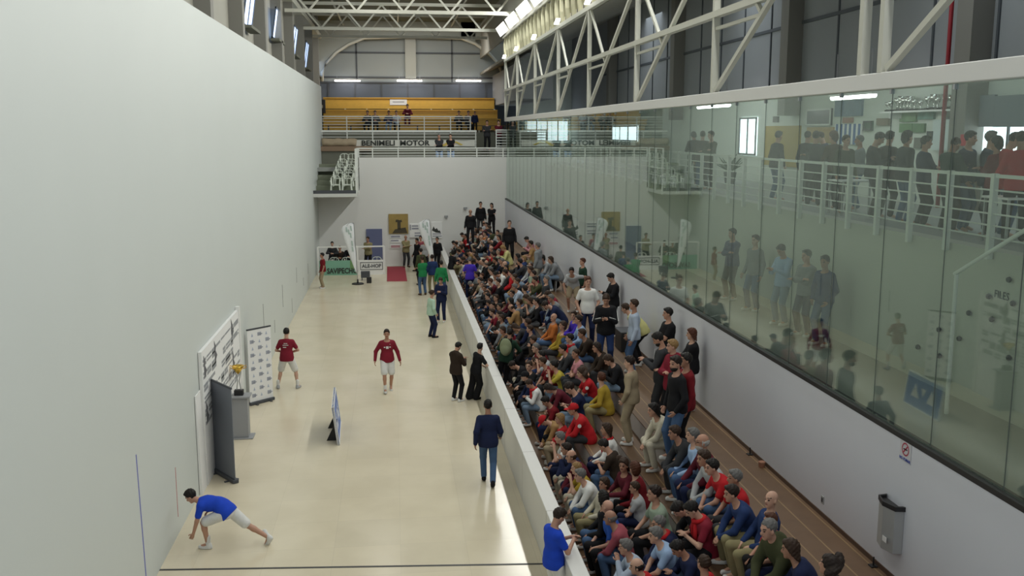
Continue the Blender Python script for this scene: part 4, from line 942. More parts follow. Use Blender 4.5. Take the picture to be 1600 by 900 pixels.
# poses: (figure arguments, root height of the seat or 0)
SQ = dict(pel=(0, 0, .11), lf=(-.15, .33, -.2975), rf=(.15, .35, -.2975), ly=8, ry=-8)
POSES = {
 'sit_clasp': dict(SQ, lean=32, curl=8, hp=8, lh=(-.03, .48, .10), rh=(.03, .48, .10), le=(-1, -.2, -.3), re=(1, -.2, -.3)),
 'sit_knees': dict(SQ, lean=14, hp=0, lh=(-.14, .38, .17), rh=(.14, .38, .17), le=(-1, -.6, -.2), re=(1, -.6, -.2)),
 'sit_cross': dict(SQ, lean=14, hp=4, hy=14, lh=(.10, .30, .26), rh=(-.10, .27, .29), le=(-1, .1, -.5), re=(1, .1, -.5)),
 'sit_phone': dict(SQ, lean=20, curl=14, hp=38, lh=(-.04, .38, .36), rh=(.05, .36, .36), le=(-.8, -.2, -.8), re=(.8, -.2, -.8)),
 'sit_chin': dict(SQ, lean=27, curl=6, hp=6, hy=-10, lh=(-.02, .40, .53), rh=(.13, .42, .16), le=(-.6, .3, -1), re=(1, -.3, -.2)),
 'sit_back': dict(SQ, lean=-6, hp=-4, hy=25, lh=(-.10, .24, .19), rh=(.12, .28, .18), le=(-1, -.6, -.3), re=(1, -.6, -.3)),
 'sit_talk': dict(SQ, lean=14, twist=16, hy=38, hp=2, lh=(-.22, .42, .30), rh=(.10, .36, .26), le=(-1, -.4, -.4), re=(1, -.5, -.4)),
 'sit_look': dict(SQ, lean=16, twist=-18, hy=-40, hp=-8, lh=(-.08, .38, .17), rh=(.16, .34, .18), le=(-1, -.5, -.4), re=(1, -.5, -.4)),
 'sit_bow': dict(SQ, lean=46, curl=12, hp=55, lh=(-.10, .50, .02), rh=(.10, .50, .02), le=(-1, -.2, .2), re=(1, -.2, .2)),
 'stand': dict(hy=6, ly=10, ry=-14, lf=(-.12, 0, .085), rf=(.13, .03, .085), lh=(-.27, .06, .86), rh=(.27, .08, .87)),
 'stand_cross': dict(hy=-10, hp=4, lf=(-.12, 0, .085), rf=(.13, .02, .085), lh=(.13, .20, 1.16), rh=(-.13, .22, 1.20), le=(-1, .0, -.6), re=(1, .0, -.6), ly=10, ry=-12),
 'stand_phone': dict(hp=32, curl=8, lf=(-.11, 0, .085), rf=(.12, .03, .085), lh=(-.05, .32, 1.22), rh=(.06, .30, 1.20), le=(-.7, -.2, -1), re=(.7, -.2, -1)),
 'stand_pocket': dict(lean=3, hp=6, hy=12, lf=(-.12, 0, .085), rf=(.12, .05, .085), lh=(-.19, .12, .90), rh=(.19, .12, .90), le=(-1, -.7, -.1), re=(1, -.7, -.1), ly=6, ry=-10),
 'walk': dict(lean=4, lf=(-.08, .22, .10), rf=(.08, -.24, .14), lift=(6, -30), lh=(-.26, -.10, .90), rh=(.26, .24, .95)),
 'lean_rail': dict(pel=(0, 0, .92), lean=34, hp=10, lf=(-.12, -.02, .085), rf=(.12, -.02, .085), lh=(-.2, .52, 1.02), rh=(.2, .52, 1.02), le=(-1, -.2, -.4), re=(1, -.2, -.4)),
 'legs_wide': dict(pel=(0, 0, .90), lean=5, hp=10, lf=(-.27, 0, .085), rf=(.27, 0, .085), ly=18, ry=-18, lh=(-.09, .20, 1.0), rh=(.09, .20, 1.0), le=(-1, -.4, .0), re=(1, -.4, .0)),
 'stride': dict(lean=3, hp=2, lf=(-.10, -.13, .10), rf=(.09, .20, .09), lift=(-14, 4), lh=(-.34, .10, .88), rh=(.34, .05, .90), le=(-.6, -1, 0), re=(.6, -1, 0), hy=-6),
 'lunge': dict(pel=(0, -.10, .70), lean=83, curl=-10, hp=38, hy=4, lf=(-.06, .24, .085), rf=(.20, -.78, .13), lift=(0, -52), ry=-30, kl=(-.1, 1, .2), kr=(.1, .5, -1), lh=(-.16, .50, .16), rh=(.12, .22, .66), le=(-.4, -.3, .4), re=(1, -.5, .8)),
 'bend': dict(pel=(0, -.05, .86), lean=48, hp=20, lf=(-.14, 0, .085), rf=(.14, .02, .085), lh=(-.42, .12, .92), rh=(.2, .38, .70), le=(-1, -1, .4), re=(1, -.3, 0)),
 'lean_side': dict(lean=8, side=9, hp=2, hy=20, lf=(-.24, -.1, .085), rf=(-.08, .05, .085), lh=(-.12, .30, 1.02), rh=(.25, .34, .98), le=(-1, -.5, -.4), re=(1, -.5, -.2)),
 'perch': dict(pel=(0, 0, .11), lean=10, hp=6, lf=(-.12, .36, -.42), rf=(.12, .40, -.42), lh=(-.08, .30, .30), rh=(.08, .34, .32), le=(-1, -.4, -.4), re=(1, -.4, -.4)),
}
SEATED = ['sit_clasp', 'sit_knees', 'sit_cross', 'sit_phone', 'sit_chin', 'sit_back', 'sit_talk', 'sit_look', 'sit_bow']
_F, _M = {}, {}
def fig(p):
    if p not in _F: _F[p] = Fig(**POSES[p])
    return _F[p]
def pm(p, what):
    k = (p, what)
    if k not in _M:
        f = fig(p); h = .0125
        if what == 'body': _M[k] = f.body(.0105 if p in ('lunge', 'legs_wide', 'stride', 'walk') else .012)
        elif what == 'tee': _M[k] = f.shirt(h, 'short', .018)
        elif what == 'sweater': _M[k] = f.shirt(h, 'long', .018)
        elif what == 'jacket': _M[k] = f.shirt(h, 'long', .027, -.13)
        elif what == 'hoodie': _M[k] = f.shirt(h, 'long', .030, -.12, True)
        elif what in ('long', 'wide', 'short'): _M[k] = f.pants(h, what)
    return _M[k]
_G = {}
def gm(k):
    if k not in _G: _G[k] = shoe_mesh() if k == 'shoe' else sock_mesh() if k == 'sock' else hair_mesh(k)
    return _G[k]
def setm(o, ms):
    for i, mm in enumerate(ms): o.material_slots[i].link = 'OBJECT'; o.material_slots[i].material = mm
def child(name, me, root, ms, M_=None):
    o = bpy.data.objects.new(name, me); COL.objects.link(o); o.parent = root
    if M_ is not None: o.matrix_local = M_
    setm(o, ms); return o
NP = [0]
def person(loc, rz, pose, top=('tee', 'white'), bot=('long', 'denim blue'), hair=('short', 'black'), skin=None, shoes='white', label=None, group=None, sc=1., socks=None, cap=None, far=False, low=0.):
    NP[0] += 1
    r = empty('person', loc, rz); r.scale = (sc, sc, sc)
    tag(r, label or 'person', 'person', group)
    f = fig(pose); s_ = sk(skin if skin is not None else NP[0])
    child('body', pm(pose, 'body'), r, [s_, M_EYE, M_LIP])
    child('top' if top[0] in ('tee', 'sweater') else top[0], pm(pose, top[0]), r, [cm(top[1])])
    child('shorts' if bot[0] == 'short' else 'trousers', pm(pose, bot[0]), r, [cm(bot[1])])
    if hair[0] != 'bald': child('hair', gm(hair[0]), r, [hm(hair[1])], f.head_frame())
    if cap: child('cap', gm('cap'), r, [cm(cap)], f.head_frame())
    if not far:
        for i in (0, 1):
            child('shoe', gm('shoe'), r, [cm(shoes)], f.foot_frame(i))
            if socks: child('sock', gm('sock'), r, [cm(socks)], f.foot_frame(i))
    r['_pose'] = pose
    return r
BASE = PI / 2   # facing the court
BAGS = []
TAKEN = []      # (x, y) of everyone on the terrace
def clear(x, y, d=.42): return all((x - a) ** 2 + (y - b) ** 2 > d * d for a, b in TAKEN)
GN = {'tee': 't-shirt', 'sweater': 'sweater', 'jacket': 'jacket', 'hoodie': 'hoodie'}
ROWN = ['', 'lowest step', 'second step', 'third step', 'top step']
def headoff(pose, rz, sc=1.):
    h = fig(pose).head; c, s_ = math.cos(rz), math.sin(rz); return Vector((c*h[0] - s_*h[1], s_*h[0] + c*h[1], h[2])) * sc
def seat(px, py, pose, yaw, top, bot, hair, label, row=None, sc=1., **k):
    rz = BASE + math.radians(yaw); o = headoff(pose, rz, sc); cand = []
    for r in ([row] if row else (1, 2, 3, 4)):
        z0 = Z0 + DZ * r; q = onZ(px, py, z0 + o.z); X0 = q.x - o.x; Xc = EDG[r] + .17; e0 = max(0, abs(X0 - Xc) - .06); X0 = max(Xc - .05, min(Xc + .10, X0)); Y0 = q.y - o.y
        for s_ in (0, .08, -.08, .16, -.16, .24, -.24, .34, -.34, .46, -.46):
            if clear(X0, Y0 + s_, .36): cand.append((e0 + abs(s_) * .5, X0, Y0 + s_, z0, r)); break
    _, X, Y, z, r = min(cand) if cand else (0, X0, Y0, z0, r)
    TAKEN.append((X, Y)); return person((X, Y, z), rz, pose, top, bot, hair, label=label, sc=sc, **k)
def stand(px, py, pose, face, top, bot, hair, label, at='h', z=None, sc=1., **k):
    """face in degrees: 0 away from the camera, 90 to the court side, 180 to the camera"""
    rz = math.radians(face); o = headoff(pose, rz, sc)
    if at == 'f': q = onZ(px, py, z or 0); X, Y, zz = min(q.x, 2.2), q.y, z or 0
    elif z is not None: q = onZ(px, py, z + o.z); X, Y, zz = q.x - o.x, q.y - o.y, z
    else:
        for r in (4, 3, 2, 1, 0):
            zz = Z0 + DZ * r; q = onZ(px, py, zz + o.z); X, Y = q.x - o.x, q.y - o.y
            if EDG[r] - .02 <= X <= EDG[r+1] + (.5 if r == 4 else 0): break
        X = min(X, XR - .22)
    if zz > 0.3: TAKEN.append((X, Y))
    return person((X, Y, zz), rz, pose, top, bot, hair, label=label, sc=sc, **k)
T = lambda c: ('tee', c); SW = lambda c: ('sweater', c); JK = lambda c: ('jacket', c); HD = lambda c: ('hoodie', c)
J = ('long', 'denim blue'); LJ = ('long', 'light denim'); BK = ('long', 'black'); NV = ('long', 'navy'); KH = ('long', 'khaki'); CR = ('long', 'cream'); GY = ('long', 'charcoal')
# ---- on the court
PL1 = stand(450, 607, 'legs_wide', -4, T('wine red'), ('short', 'white'), ('short', 'black'), 'player in red shirt and white shorts seen from behind, feet apart', at='f', z=0, sc=1.05, socks='white', shoes='light grey')
PL2 = stand(606, 611, 'stride', 186, SW('wine red'), ('short', 'white'), ('short', 'darkbrown'), 'player in long-sleeved red shirt and white shorts walking towards the camera', at='f', z=0, sc=1.05, socks='white', shoes='white')
PL3 = stand(348, 856, 'lunge', 78, T('royal blue'), ('short', 'white'), ('short', 'black'), 'player in blue shirt and white shorts lunging low beside the left wall', at='f', z=0, sc=1.03, socks='white', shoes='white', skin=0)
stand(763, 757, 'walk', -3, JK('navy'), ('long', 'denim blue'), ('short', 'black'), 'man in dark navy jacket and jeans walking away along the low wall', at='f', z=0, sc=1.06, shoes='black')
stand(713, 627, 'stand_phone', -50, HD('dark brown'), BK, ('short', 'black'), 'man in brown hooded jacket and black trousers standing near the low wall', at='f', z=0, sc=.97, shoes='white')
stand(744, 626, 'lean_side', -60, T('black'), ('wide', 'black'), ('short', 'black'), 'person all in black with wide trousers leaning on the low wall', at='f', z=0, sc=.95, shoes='black')
stand(674, 527, 'stand_pocket', -70, SW('mint'), NV, ('short', 'brown'), 'man in pale green shirt and navy trousers standing on the court', at='f', z=0, sc=1.0, shoes='black')
stand(690, 503, 'stand_phone', 165, JK('navy'), NV, ('short', 'brown'), 'man in navy blazer and white shoes beside the man in pale green', at='f', z=0, sc=1.04, shoes='white')
for a in [(661, 461, 'stand_cross', 20, SW('green'), J, 'left person in green top with back turned, near the second feather flag', 'brown'), (676, 458, 'stand', 5, SW('dark blue'), KH, 'person in dark blue top standing between the two in green', 'darkbrown'),
          (690, 470, 'stand', -10, SW('green'), J, 'right person in green top with back turned, against the low wall', 'black')]:
    stand(a[0], a[1], a[2], a[3], a[4], a[5], ('short', a[7]), a[6], at='f', z=0, sc=1.03, shoes='brown')
for a in [(634, 371, 'stand_cross', 200, JK('khaki'), GY, 'grey', 'balding', 'grey-haired man in khaki jacket by the end wall near the red carpet'), (643, 364, 'stand', 150, JK('charcoal'), ('long', 'dark blue'), 'grey', 'short', 'tall man in charcoal jacket and dark jeans by the end wall'),
          (651, 376, 'stand', 120, JK('black'), BK, 'black', 'short', 'person in black jacket in the group by the end wall'), (657, 372, 'stand', 160, T('rose'), BK, 'black', 'short', 'person in rose top in the group by the end wall'),
          (664, 377, 'stand_pocket', 190, T('light grey'), BK, 'brown', 'short', 'person in light grey top just left of the second feather flag'), (683, 374, 'stand', 150, JK('black'), BK, 'black', 'short', 'person in black just right of the second feather flag')]:
    stand(a[0], a[1], a[2], a[3], a[4], a[5], (a[7], a[6]), a[8], z=0, sc=1.02, far=False, shoes='black')
stand(657, 392, 'stand', 30, JK('olive'), BK, ('short', 'black'), 'person in long olive jacket with back turned behind the green tops', z=0, sc=1.03, shoes='black')
stand(503, 399, 'stand', 100, T('dark red'), ('long', 'beige'), ('short', 'black'), 'person in dark red top and pale trousers at the far left wall', z=0, sc=.98, shoes='white')
# seated on the low wall top near the far end
q = onX(710, 386, XC + .3)
person((XC + .13, q.y, 1.05), -1.2, 'sit_talk', T('black'), KH, ('mid', 'black'), label='woman in black top sitting on the low wall at its far end'); TAKEN.append((XC + .5, q.y))
# ---- behind the barrier
for x, y, c, h, lb in [(519, 381, 'charcoal', 'short', 'leftmost seated spectator behind the green board'), (531, 388, 'dark brown', 'short', 'small spectator in brown seated behind the green board'), (545, 386, 'black', 'short', 'spectator in black half hidden by the left feather flag')]:
    o = headoff('perch', PI); q = onY(x, y, 52.2); person((q.x, 52.3, q.z - o.z), PI, 'perch', JK(c), BK, (h, 'black'), label=lb, far=True)
q = onY(575, 374, 52.4); person((q.x, 52.4, q.z - 1.62*1.05), PI - .3, 'stand_cross', JK('khaki'), BK, ('short', 'darkbrown'), label='large man in khaki jacket standing behind the white board', far=True, sc=1.05)
# ---- foot strip and standing on the terrace
def strip(px, py, pose, face, top, bot, hair, label, sc=1., **k):
    o = headoff(pose, math.radians(face), sc); q = onZ(px, py, Z0 + o.z); X = max(3.04, min(q.x - o.x, 3.2)); TAKEN.append((X + .3, q.y - o.y))
    return person((X, q.y - o.y, Z0), math.radians(face), pose, top, bot, hair, label=label, sc=sc, **k)
o = headoff('stand_phone', -1.25, 1.03); q = onZ(886, 806, o.z)
person((2.34, q.y - o.y, 0), -1.25, 'stand_phone', T('royal blue'), ('short', 'white'), ('short', 'darkbrown'), label='player in blue shirt and white shorts standing against the low wall, bottom of picture', sc=1.03, socks='white')
strip(736, 406, 'stand_pocket', -8, T('purple'), NV, ('short', 'grey'), 'man in bright purple polo shirt seen from behind at the low wall', sc=1.06)
strip(782, 520, 'lean_side', -20, JK('dark green'), BK, ('short', 'black'), 'man with dark jacket and khaki backpack standing inside the low wall', sc=1.0)
stand(919, 440, 'stand_pocket', 170, T('white'), NV, ('short', 'auburn'), 'man in white polo shirt and dark jeans standing on the walkway', sc=1.07, shoes='brown')
stand(893, 424, 'bend', 160, T('light grey'), ('short', 'beige'), ('short', 'black'), 'boy in pale t-shirt and shorts bending forward by the right wall', sc=.98)
stand(910, 409, 'stand', 100, T('dark green'), BK, ('short', 'auburn'), 'red-haired boy in dark green t-shirt against the right wall', sc=.95)
stand(957, 434, 'stand_phone', 100, SW('black'), BK, ('short', 'black'), 'man in black sweater looking at his hands, leaning on the right wall', sc=1.03)
MJ = stand(947, 468, 'stand_phone', 165, JK('black'), ('long', 'dark blue'), ('short', 'brown'), 'man in black jacket with white sleeve stripes holding a phone', sc=1.08, shoes='black')
stand(977, 482, 'bend', 60, SW('pale yellow'), BK, ('short', 'brown'), 'person in pale yellow sweater bending over by the right wall', sc=1.0)
stand(990, 476, 'stand', 80, SW('pale blue'), J, ('short', 'brown'), 'person in pale blue shirt hidden behind the pale yellow sweater', sc=1.02)
stand(1043, 490, 'stand_cross', 100, T('black'), BK, ('short', 'black'), 'man in black t-shirt leaning on the right wall', sc=1.05)
stand(1080, 522, 'stand_cross', 80, JK('black'), ('long', 'sage green'), ('long', 'auburn'), 'woman with long auburn hair and green trousers leaning on the right wall', sc=.97)
stand(1028, 530, 'stand_phone', 70, JK('charcoal'), GY, ('short', 'black'), 'bearded man in charcoal jacket open over a white shirt', sc=1.07)
stand(1050, 541, 'stand_cross', 100, HD('wine red'), BK, ('short', 'blond'), 'fair-haired man in wine red hoodie in the standing group', sc=1.03)
stand(1071, 563, 'stand', 90, JK('dark red'), BK, ('short', 'black'), 'person in dark red track jacket behind the bearded man in black', sc=1.05)
stand(1055, 568, 'stand_pocket', 100, SW('black'), J, ('short', 'darkbrown'), 'bearded man in black sweater and blue jeans, front of the standing group', sc=1.07)
stand(983, 566, 'stand_pocket', 60, SW('beige'), ('long', 'beige'), ('short', 'darkbrown'), 'person in beige tracksuit standing with back half turned', sc=1.0)
stand(945, 572, 'stand_pocket', 100, HD('light grey'), ('long', 'light grey'), ('mid', 'brown'), 'woman in light grey hooded tracksuit standing in the crowd', sc=.97)
stand(796, 349, 'stand', 175, JK('black'), BK, ('short', 'brown'), 'man in dark vest standing on the far part of the walkway', sc=1.05)
stand(735, 331, 'stand', 170, JK('black'), BK, ('balding', 'grey'), 'bald man in black jacket, left of the three standing at the far right corner', sc=1.02, z=1.83)
stand(751, 319, 'stand', 175, JK('black'), GY, ('short', 'black'), 'man in black jacket, middle of the three standing at the far right corner', sc=1.05, z=1.83)
stand(768, 321, 'stand_cross', 165, SW('black'), BK, ('long', 'black'), 'woman with long black hair, right of the three at the far right corner', sc=1.02, z=1.83)
stand(840, 384, 'stand', 60, HD('grey'), ('long', 'cream'), ('short', 'grey'), 'person in grey hoodie with back turned near the seated pair at the right wall', sc=.98)
# seated along the right wall
def bench_sit(px, py, pose, face, top, bot, hair, label, X, sc=1.):
    rz = math.radians(face); o = headoff(pose, rz, sc); q = onX(px, py, X + o.x); TAKEN.append((X, q.y - o.y)); Y = q.y - o.y
    b = empty('folding_stool', (X, Y, 1.83)); tag(b, 'low stool under the ' + label.split(' seated')[0], 'stool', 'low stools by the right wall')
    MB().box(-.19, .19, -.19, .19, .38, .42).obj('seat', M_DGREY, b)
    for sx in (-1, 1):
        for sy in (-1, 1): MB().bar((sx*.16, sy*.16, 0), (sx*.12, sy*.12, .38), .03).obj('leg', M_ALU, b)
    return person((X, Y, 1.83 + .41), rz, pose, top, bot, hair, label=label, sc=sc)
bench_sit(823, 366, 'sit_phone', 100, SW('pink'), BK, ('short', 'black'), 'person in pink sweater seated by the right wall holding a phone', 5.85)
bench_sit(829, 368, 'perch', 80, T('tan'), KH, ('short', 'black'), 'person in tan top seated beside the one in pink', 5.55)
bench_sit(847, 391, 'sit_clasp', 110, SW('light grey'), LJ, ('mid', 'black'), 'person in light grey top seated low by the right wall', 5.6)
bench_sit(860, 389, 'sit_clasp', 95, HD('grey'), LJ, ('long', 'brown'), 'long-haired person in grey hoodie seated by the right wall', 5.85)
# ---- seated, picked out one by one
SEATS = [
 (924, 778, 'sit_look', -5, JK('black'), J, ('long', 'black'), 'long dark-haired woman in black looking up towards the camera', 1.0),
 (943, 789, 'sit_look', 10, T('blue'), BK, ('bald', 'grey'), 'bald man in blue t-shirt looking up at the camera', 1.0),
 (953, 809, 'sit_clasp', -20, SW('rose'), J, ('balding', 'grey'), 'bald man in rose-pink sweater leaning forward with clasped hands', 1.03),
 (977, 855, 'sit_chin', 0, SW('pale blue'), LJ, ('short', 'grey'), 'grey-haired man in pale blue shirt resting his chin, bottom centre of the crowd', 1.0),
 (995, 838, 'sit_clasp', 0, T('light blue'), NV, ('short', 'grey'), 'dark grey-haired man in light blue polo shirt in the lower crowd', 1.0),
 (974, 763, 'sit_cross', -15, T('light grey'), NV, ('short', 'brown'), 'small boy in marled grey t-shirt seen from behind', .82),
 (906, 743, 'sit_clasp', 0, SW('white'), J, ('short', 'grey'), 'grey-haired man in white long-sleeved shirt on the lowest step', 1.0),
 (928, 757, 'sit_back', 0, SW('cream'), KH, ('mid', 'brown'), 'brown-haired person in cream top behind the grey-haired man in white', .92),
 (1022, 771, 'sit_knees', 0, T('sage green'), BK, ('short', 'darkbrown'), 'man in sage green polo shirt, centre of the lower crowd', 1.06),
 (1050, 798, 'sit_phone', 0, T('wine red'), BK, ('short', 'black'), 'black-haired man with a red team scarf over a red shirt', 1.0),
 (1049, 833, 'sit_clasp', 0, SW('navy'), NV, ('crop', 'grey'), 'close-cropped man in navy with a red scarf', 1.03),
 (1081, 810, 'sit_bow', 0, HD('black'), BK, ('short', 'black'), 'black-haired person in black hoodie bowed forward', 1.0),
 (1080, 856, 'sit_phone', 0, SW('navy'), NV, ('short', 'black'), 'youth in plain navy sweater looking down at the bottom of the picture', .97),
 (1108, 879, 'sit_look', -10, T('red'), BK, ('crop', 'brown'), 'man with glasses and red shirt at the bottom edge', 1.0),
 (1004, 880, 'sit_clasp', -10, T('red'), BK, ('balding', 'black'), 'balding man in red at the bottom edge of the crowd', 1.0),
 (1099, 716, 'sit_clasp', 10, SW('light grey'), GY, ('short', 'brown'), 'brown-haired man in light grey sweater on the top edge', 1.03),
 (1112, 730, 'sit_clasp', 5, T('red'), J, ('short', 'black'), 'dark-haired man in red t-shirt on the top edge', 1.0),
 (1120, 748, 'sit_knees', 0, T('red'), GY, ('short', 'grey'), 'grey-haired man in red t-shirt on the top edge', 1.0),
 (1136, 768, 'sit_clasp', 0, SW('dark blue'), KH, ('short', 'darkbrown'), 'man in dark blue sweater and khaki trousers on the top edge', 1.0),
 (1153, 783, 'sit_back', 0, SW('dark blue'), KH, ('bald', 'grey'), 'bald man in dark blue behind the boy in red and yellow', 1.0),
 (1156, 812, 'sit_knees', -5, T('red'), BK, ('short', 'auburn'), 'boy in red and yellow football shirt beside the man in olive', .86),
 (1182, 824, 'sit_clasp', 15, HD('olive'), NV, ('crop', 'grey'), 'grey-cropped man in olive green hoodie on the top edge', 1.1),
 (1234, 858, 'sit_clasp', -25, SW('navy'), NV, ('long', 'brown'), 'long brown-haired woman in navy seen from behind near the walkway', 1.0),
 (1294, 884, 'sit_look', 10, T('black'), BK, ('curly', 'darkbrown'), 'woman with big dark curly hair looking up, nearest to the bin', 1.0),
 (862, 657, 'sit_bow', 0, SW('tan'), BK, ('crop', 'brown'), 'youth with bright red cap bending forward on the lowest step', .95),
 (880, 640, 'sit_clasp', 0, JK('red'), GY, ('short', 'darkbrown'), 'man in red jacket with white sleeve patch behind the red cap', 1.0),
 (872, 684, 'sit_chin', 0, T('white'), NV, ('short', 'grey'), 'grey-haired man in white t-shirt on the lowest step', 1.0),
 (878, 702, 'sit_chin', 10, JK('navy'), ('long', 'cream'), ('short', 'darkbrown'), 'young man in navy jacket resting his face on his hand', 1.0),
 (892, 713, 'sit_clasp', 0, SW('maroon'), NV, ('balding', 'brown'), 'balding man in maroon sweater on the second step', 1.03),
 (896, 732, 'sit_chin', 5, T('mustard'), ('long', 'cream'), ('crop', 'blond'), 'fair close-cropped person in mustard top on the lowest step', .95),
 (947, 671, 'sit_knees', -15, SW('white'), NV, ('long', 'brown'), 'long-haired woman in white long-sleeved top with a red scarf', 1.0),
 (905, 606, 'sit_phone', -10, T('navy'), LJ, ('short', 'darkbrown'), 'large man in dark t-shirt and light jeans bent over a phone', 1.1),
 (1036, 677, 'sit_clasp', 0, JK('charcoal'), GY, ('short', 'brown'), 'man in charcoal jacket resting elbows on knees below the standing group', 1.0),
 (1017, 641, 'sit_clasp', 5, JK('cream'), CR, ('long', 'black'), 'woman with very long black hair in cream coat and trousers', 1.0),
 (1057, 681, 'sit_knees', -5, SW('light blue'), J, ('short', 'grey'), 'grey-haired man in light blue shirt behind the bald man in maroon', 1.0),
 (1067, 697, 'sit_knees', 0, SW('maroon'), NV, ('balding', 'white'), 'bald white-bearded man with glasses in maroon sweater', 1.08),
 (1008, 731, 'sit_look', -5, SW('dark red'), BK, ('mid', 'auburn'), 'woman with glasses and brown hair in dark red top', .98),
 (974, 727, 'sit_talk', 0, SW('maroon'), ('long', 'light grey'), ('curly', 'brown'), 'curly brown-haired person in maroon and white', .95),
 (801, 571, 'sit_bow', 0, JK('black'), CR, ('short', 'darkbrown'), 'dark-haired person with black bag on the lap bending low', .97),
 (820, 588, 'sit_clasp', 0, SW('navy'), GY, ('crop', 'black'), 'man with dark cap in navy on the lowest step', 1.0),
 (827, 600, 'sit_phone', 0, SW('white'), LJ, ('short', 'brown'), 'boy in white sleeves with a red scarf', .92),
 (840, 608, 'sit_bow', 0, SW('maroon'), BK, ('long', 'darkbrown'), 'long dark-haired person in maroon bending forward', .97),
 (858, 624, 'sit_phone', 0, T('dark red'), NV, ('short', 'black'), 'dark-haired youth in dark red t-shirt holding a phone', .97),
 (871, 571, 'sit_chin', 0, T('yellow'), LJ, ('short', 'black'), 'dark-haired man in yellow t-shirt and light jeans', 1.0),
 (895, 586, 'sit_clasp', 0, T('red'), J, ('curly', 'brown'), 'curly-haired person in red shirt with a round white badge', .98),
 (833, 566, 'sit_clasp', 0, T('dark red'), GY, ('short', 'brown'), 'man in dark red shirt with white shoulder print', 1.0),
 (846, 555, 'sit_chin', 0, T('light grey'), GY, ('short', 'black'), 'black-haired man in light grey t-shirt mid crowd', .97),
 (859, 554, 'sit_cross', 0, T('pink'), GY, ('crop', 'brown'), 'close-cropped man in pale pink shirt mid crowd', .97),
 (882, 552, 'sit_clasp', 0, JK('charcoal'), J, ('short', 'black'), 'man in charcoal jacket behind the yellow t-shirt', 1.0),
 (912, 528, 'sit_knees', 0, T('grey'), BK, ('short', 'black'), 'man in grey t-shirt with a red scarf on his lap', 1.0),
 (932, 543, 'sit_clasp', 0, JK('dark brown'), GY, ('long', 'darkbrown'), 'long dark-haired woman in dark brown jacket', .97),
 (941, 563, 'sit_phone', 5, JK('black'), LJ, ('mid', 'brown'), 'brown-haired woman in black jacket next to the grey tracksuit', .97),
 (889, 522, 'sit_clasp', 0, JK('dark brown'), J, ('short', 'brown'), 'brown-haired man in dark brown jacket below the white polo shirt', 1.0),
 (865, 496, 'sit_back', 0, SW('orange'), J, ('bald', 'grey'), 'bald man in orange sweater on the third step', 1.0),
 (882, 497, 'sit_talk', 0, SW('purple'), J, ('short', 'brown'), 'person in purple sweater beside the bald man in orange', .97),
 (893, 499, 'sit_knees', 0, SW('light blue'), J, ('short', 'darkbrown'), 'person in light blue sweater on the top edge', 1.0),
 (834, 448, 'sit_back', 0, SW('grey'), J, ('bald', 'grey'), 'bald man in grey sweater in the far crowd', 1.0),
 (797, 449, 'sit_clasp', 0, SW('pale blue'), BK, ('short', 'grey'), 'person in pale blue-grey sweater in the far crowd', 1.0),
 (776, 388, 'sit_phone', 0, SW('pale yellow'), J, ('mid', 'blond'), 'person in pale yellow sweater far up the steps', 1.0),
 (763, 365, 'sit_back', 0, SW('orange'), BK, ('short', 'black'), 'dark-haired person in orange sweater far up the steps', 1.05),
 (771, 429, 'sit_bow', 0, HD('white'), BK, ('short', 'black'), 'dark-haired person in white hooded top in the far crowd', 1.0),
 (756, 440, 'sit_clasp', 0, SW('maroon'), KH, ('short', 'auburn'), 'person in maroon sweater right behind the purple polo shirt', 1.0),
 (808, 440, 'sit_cross', 0, T('black'), KH, ('short', 'brown'), 'person in black t-shirt in the far crowd', 1.0),
]
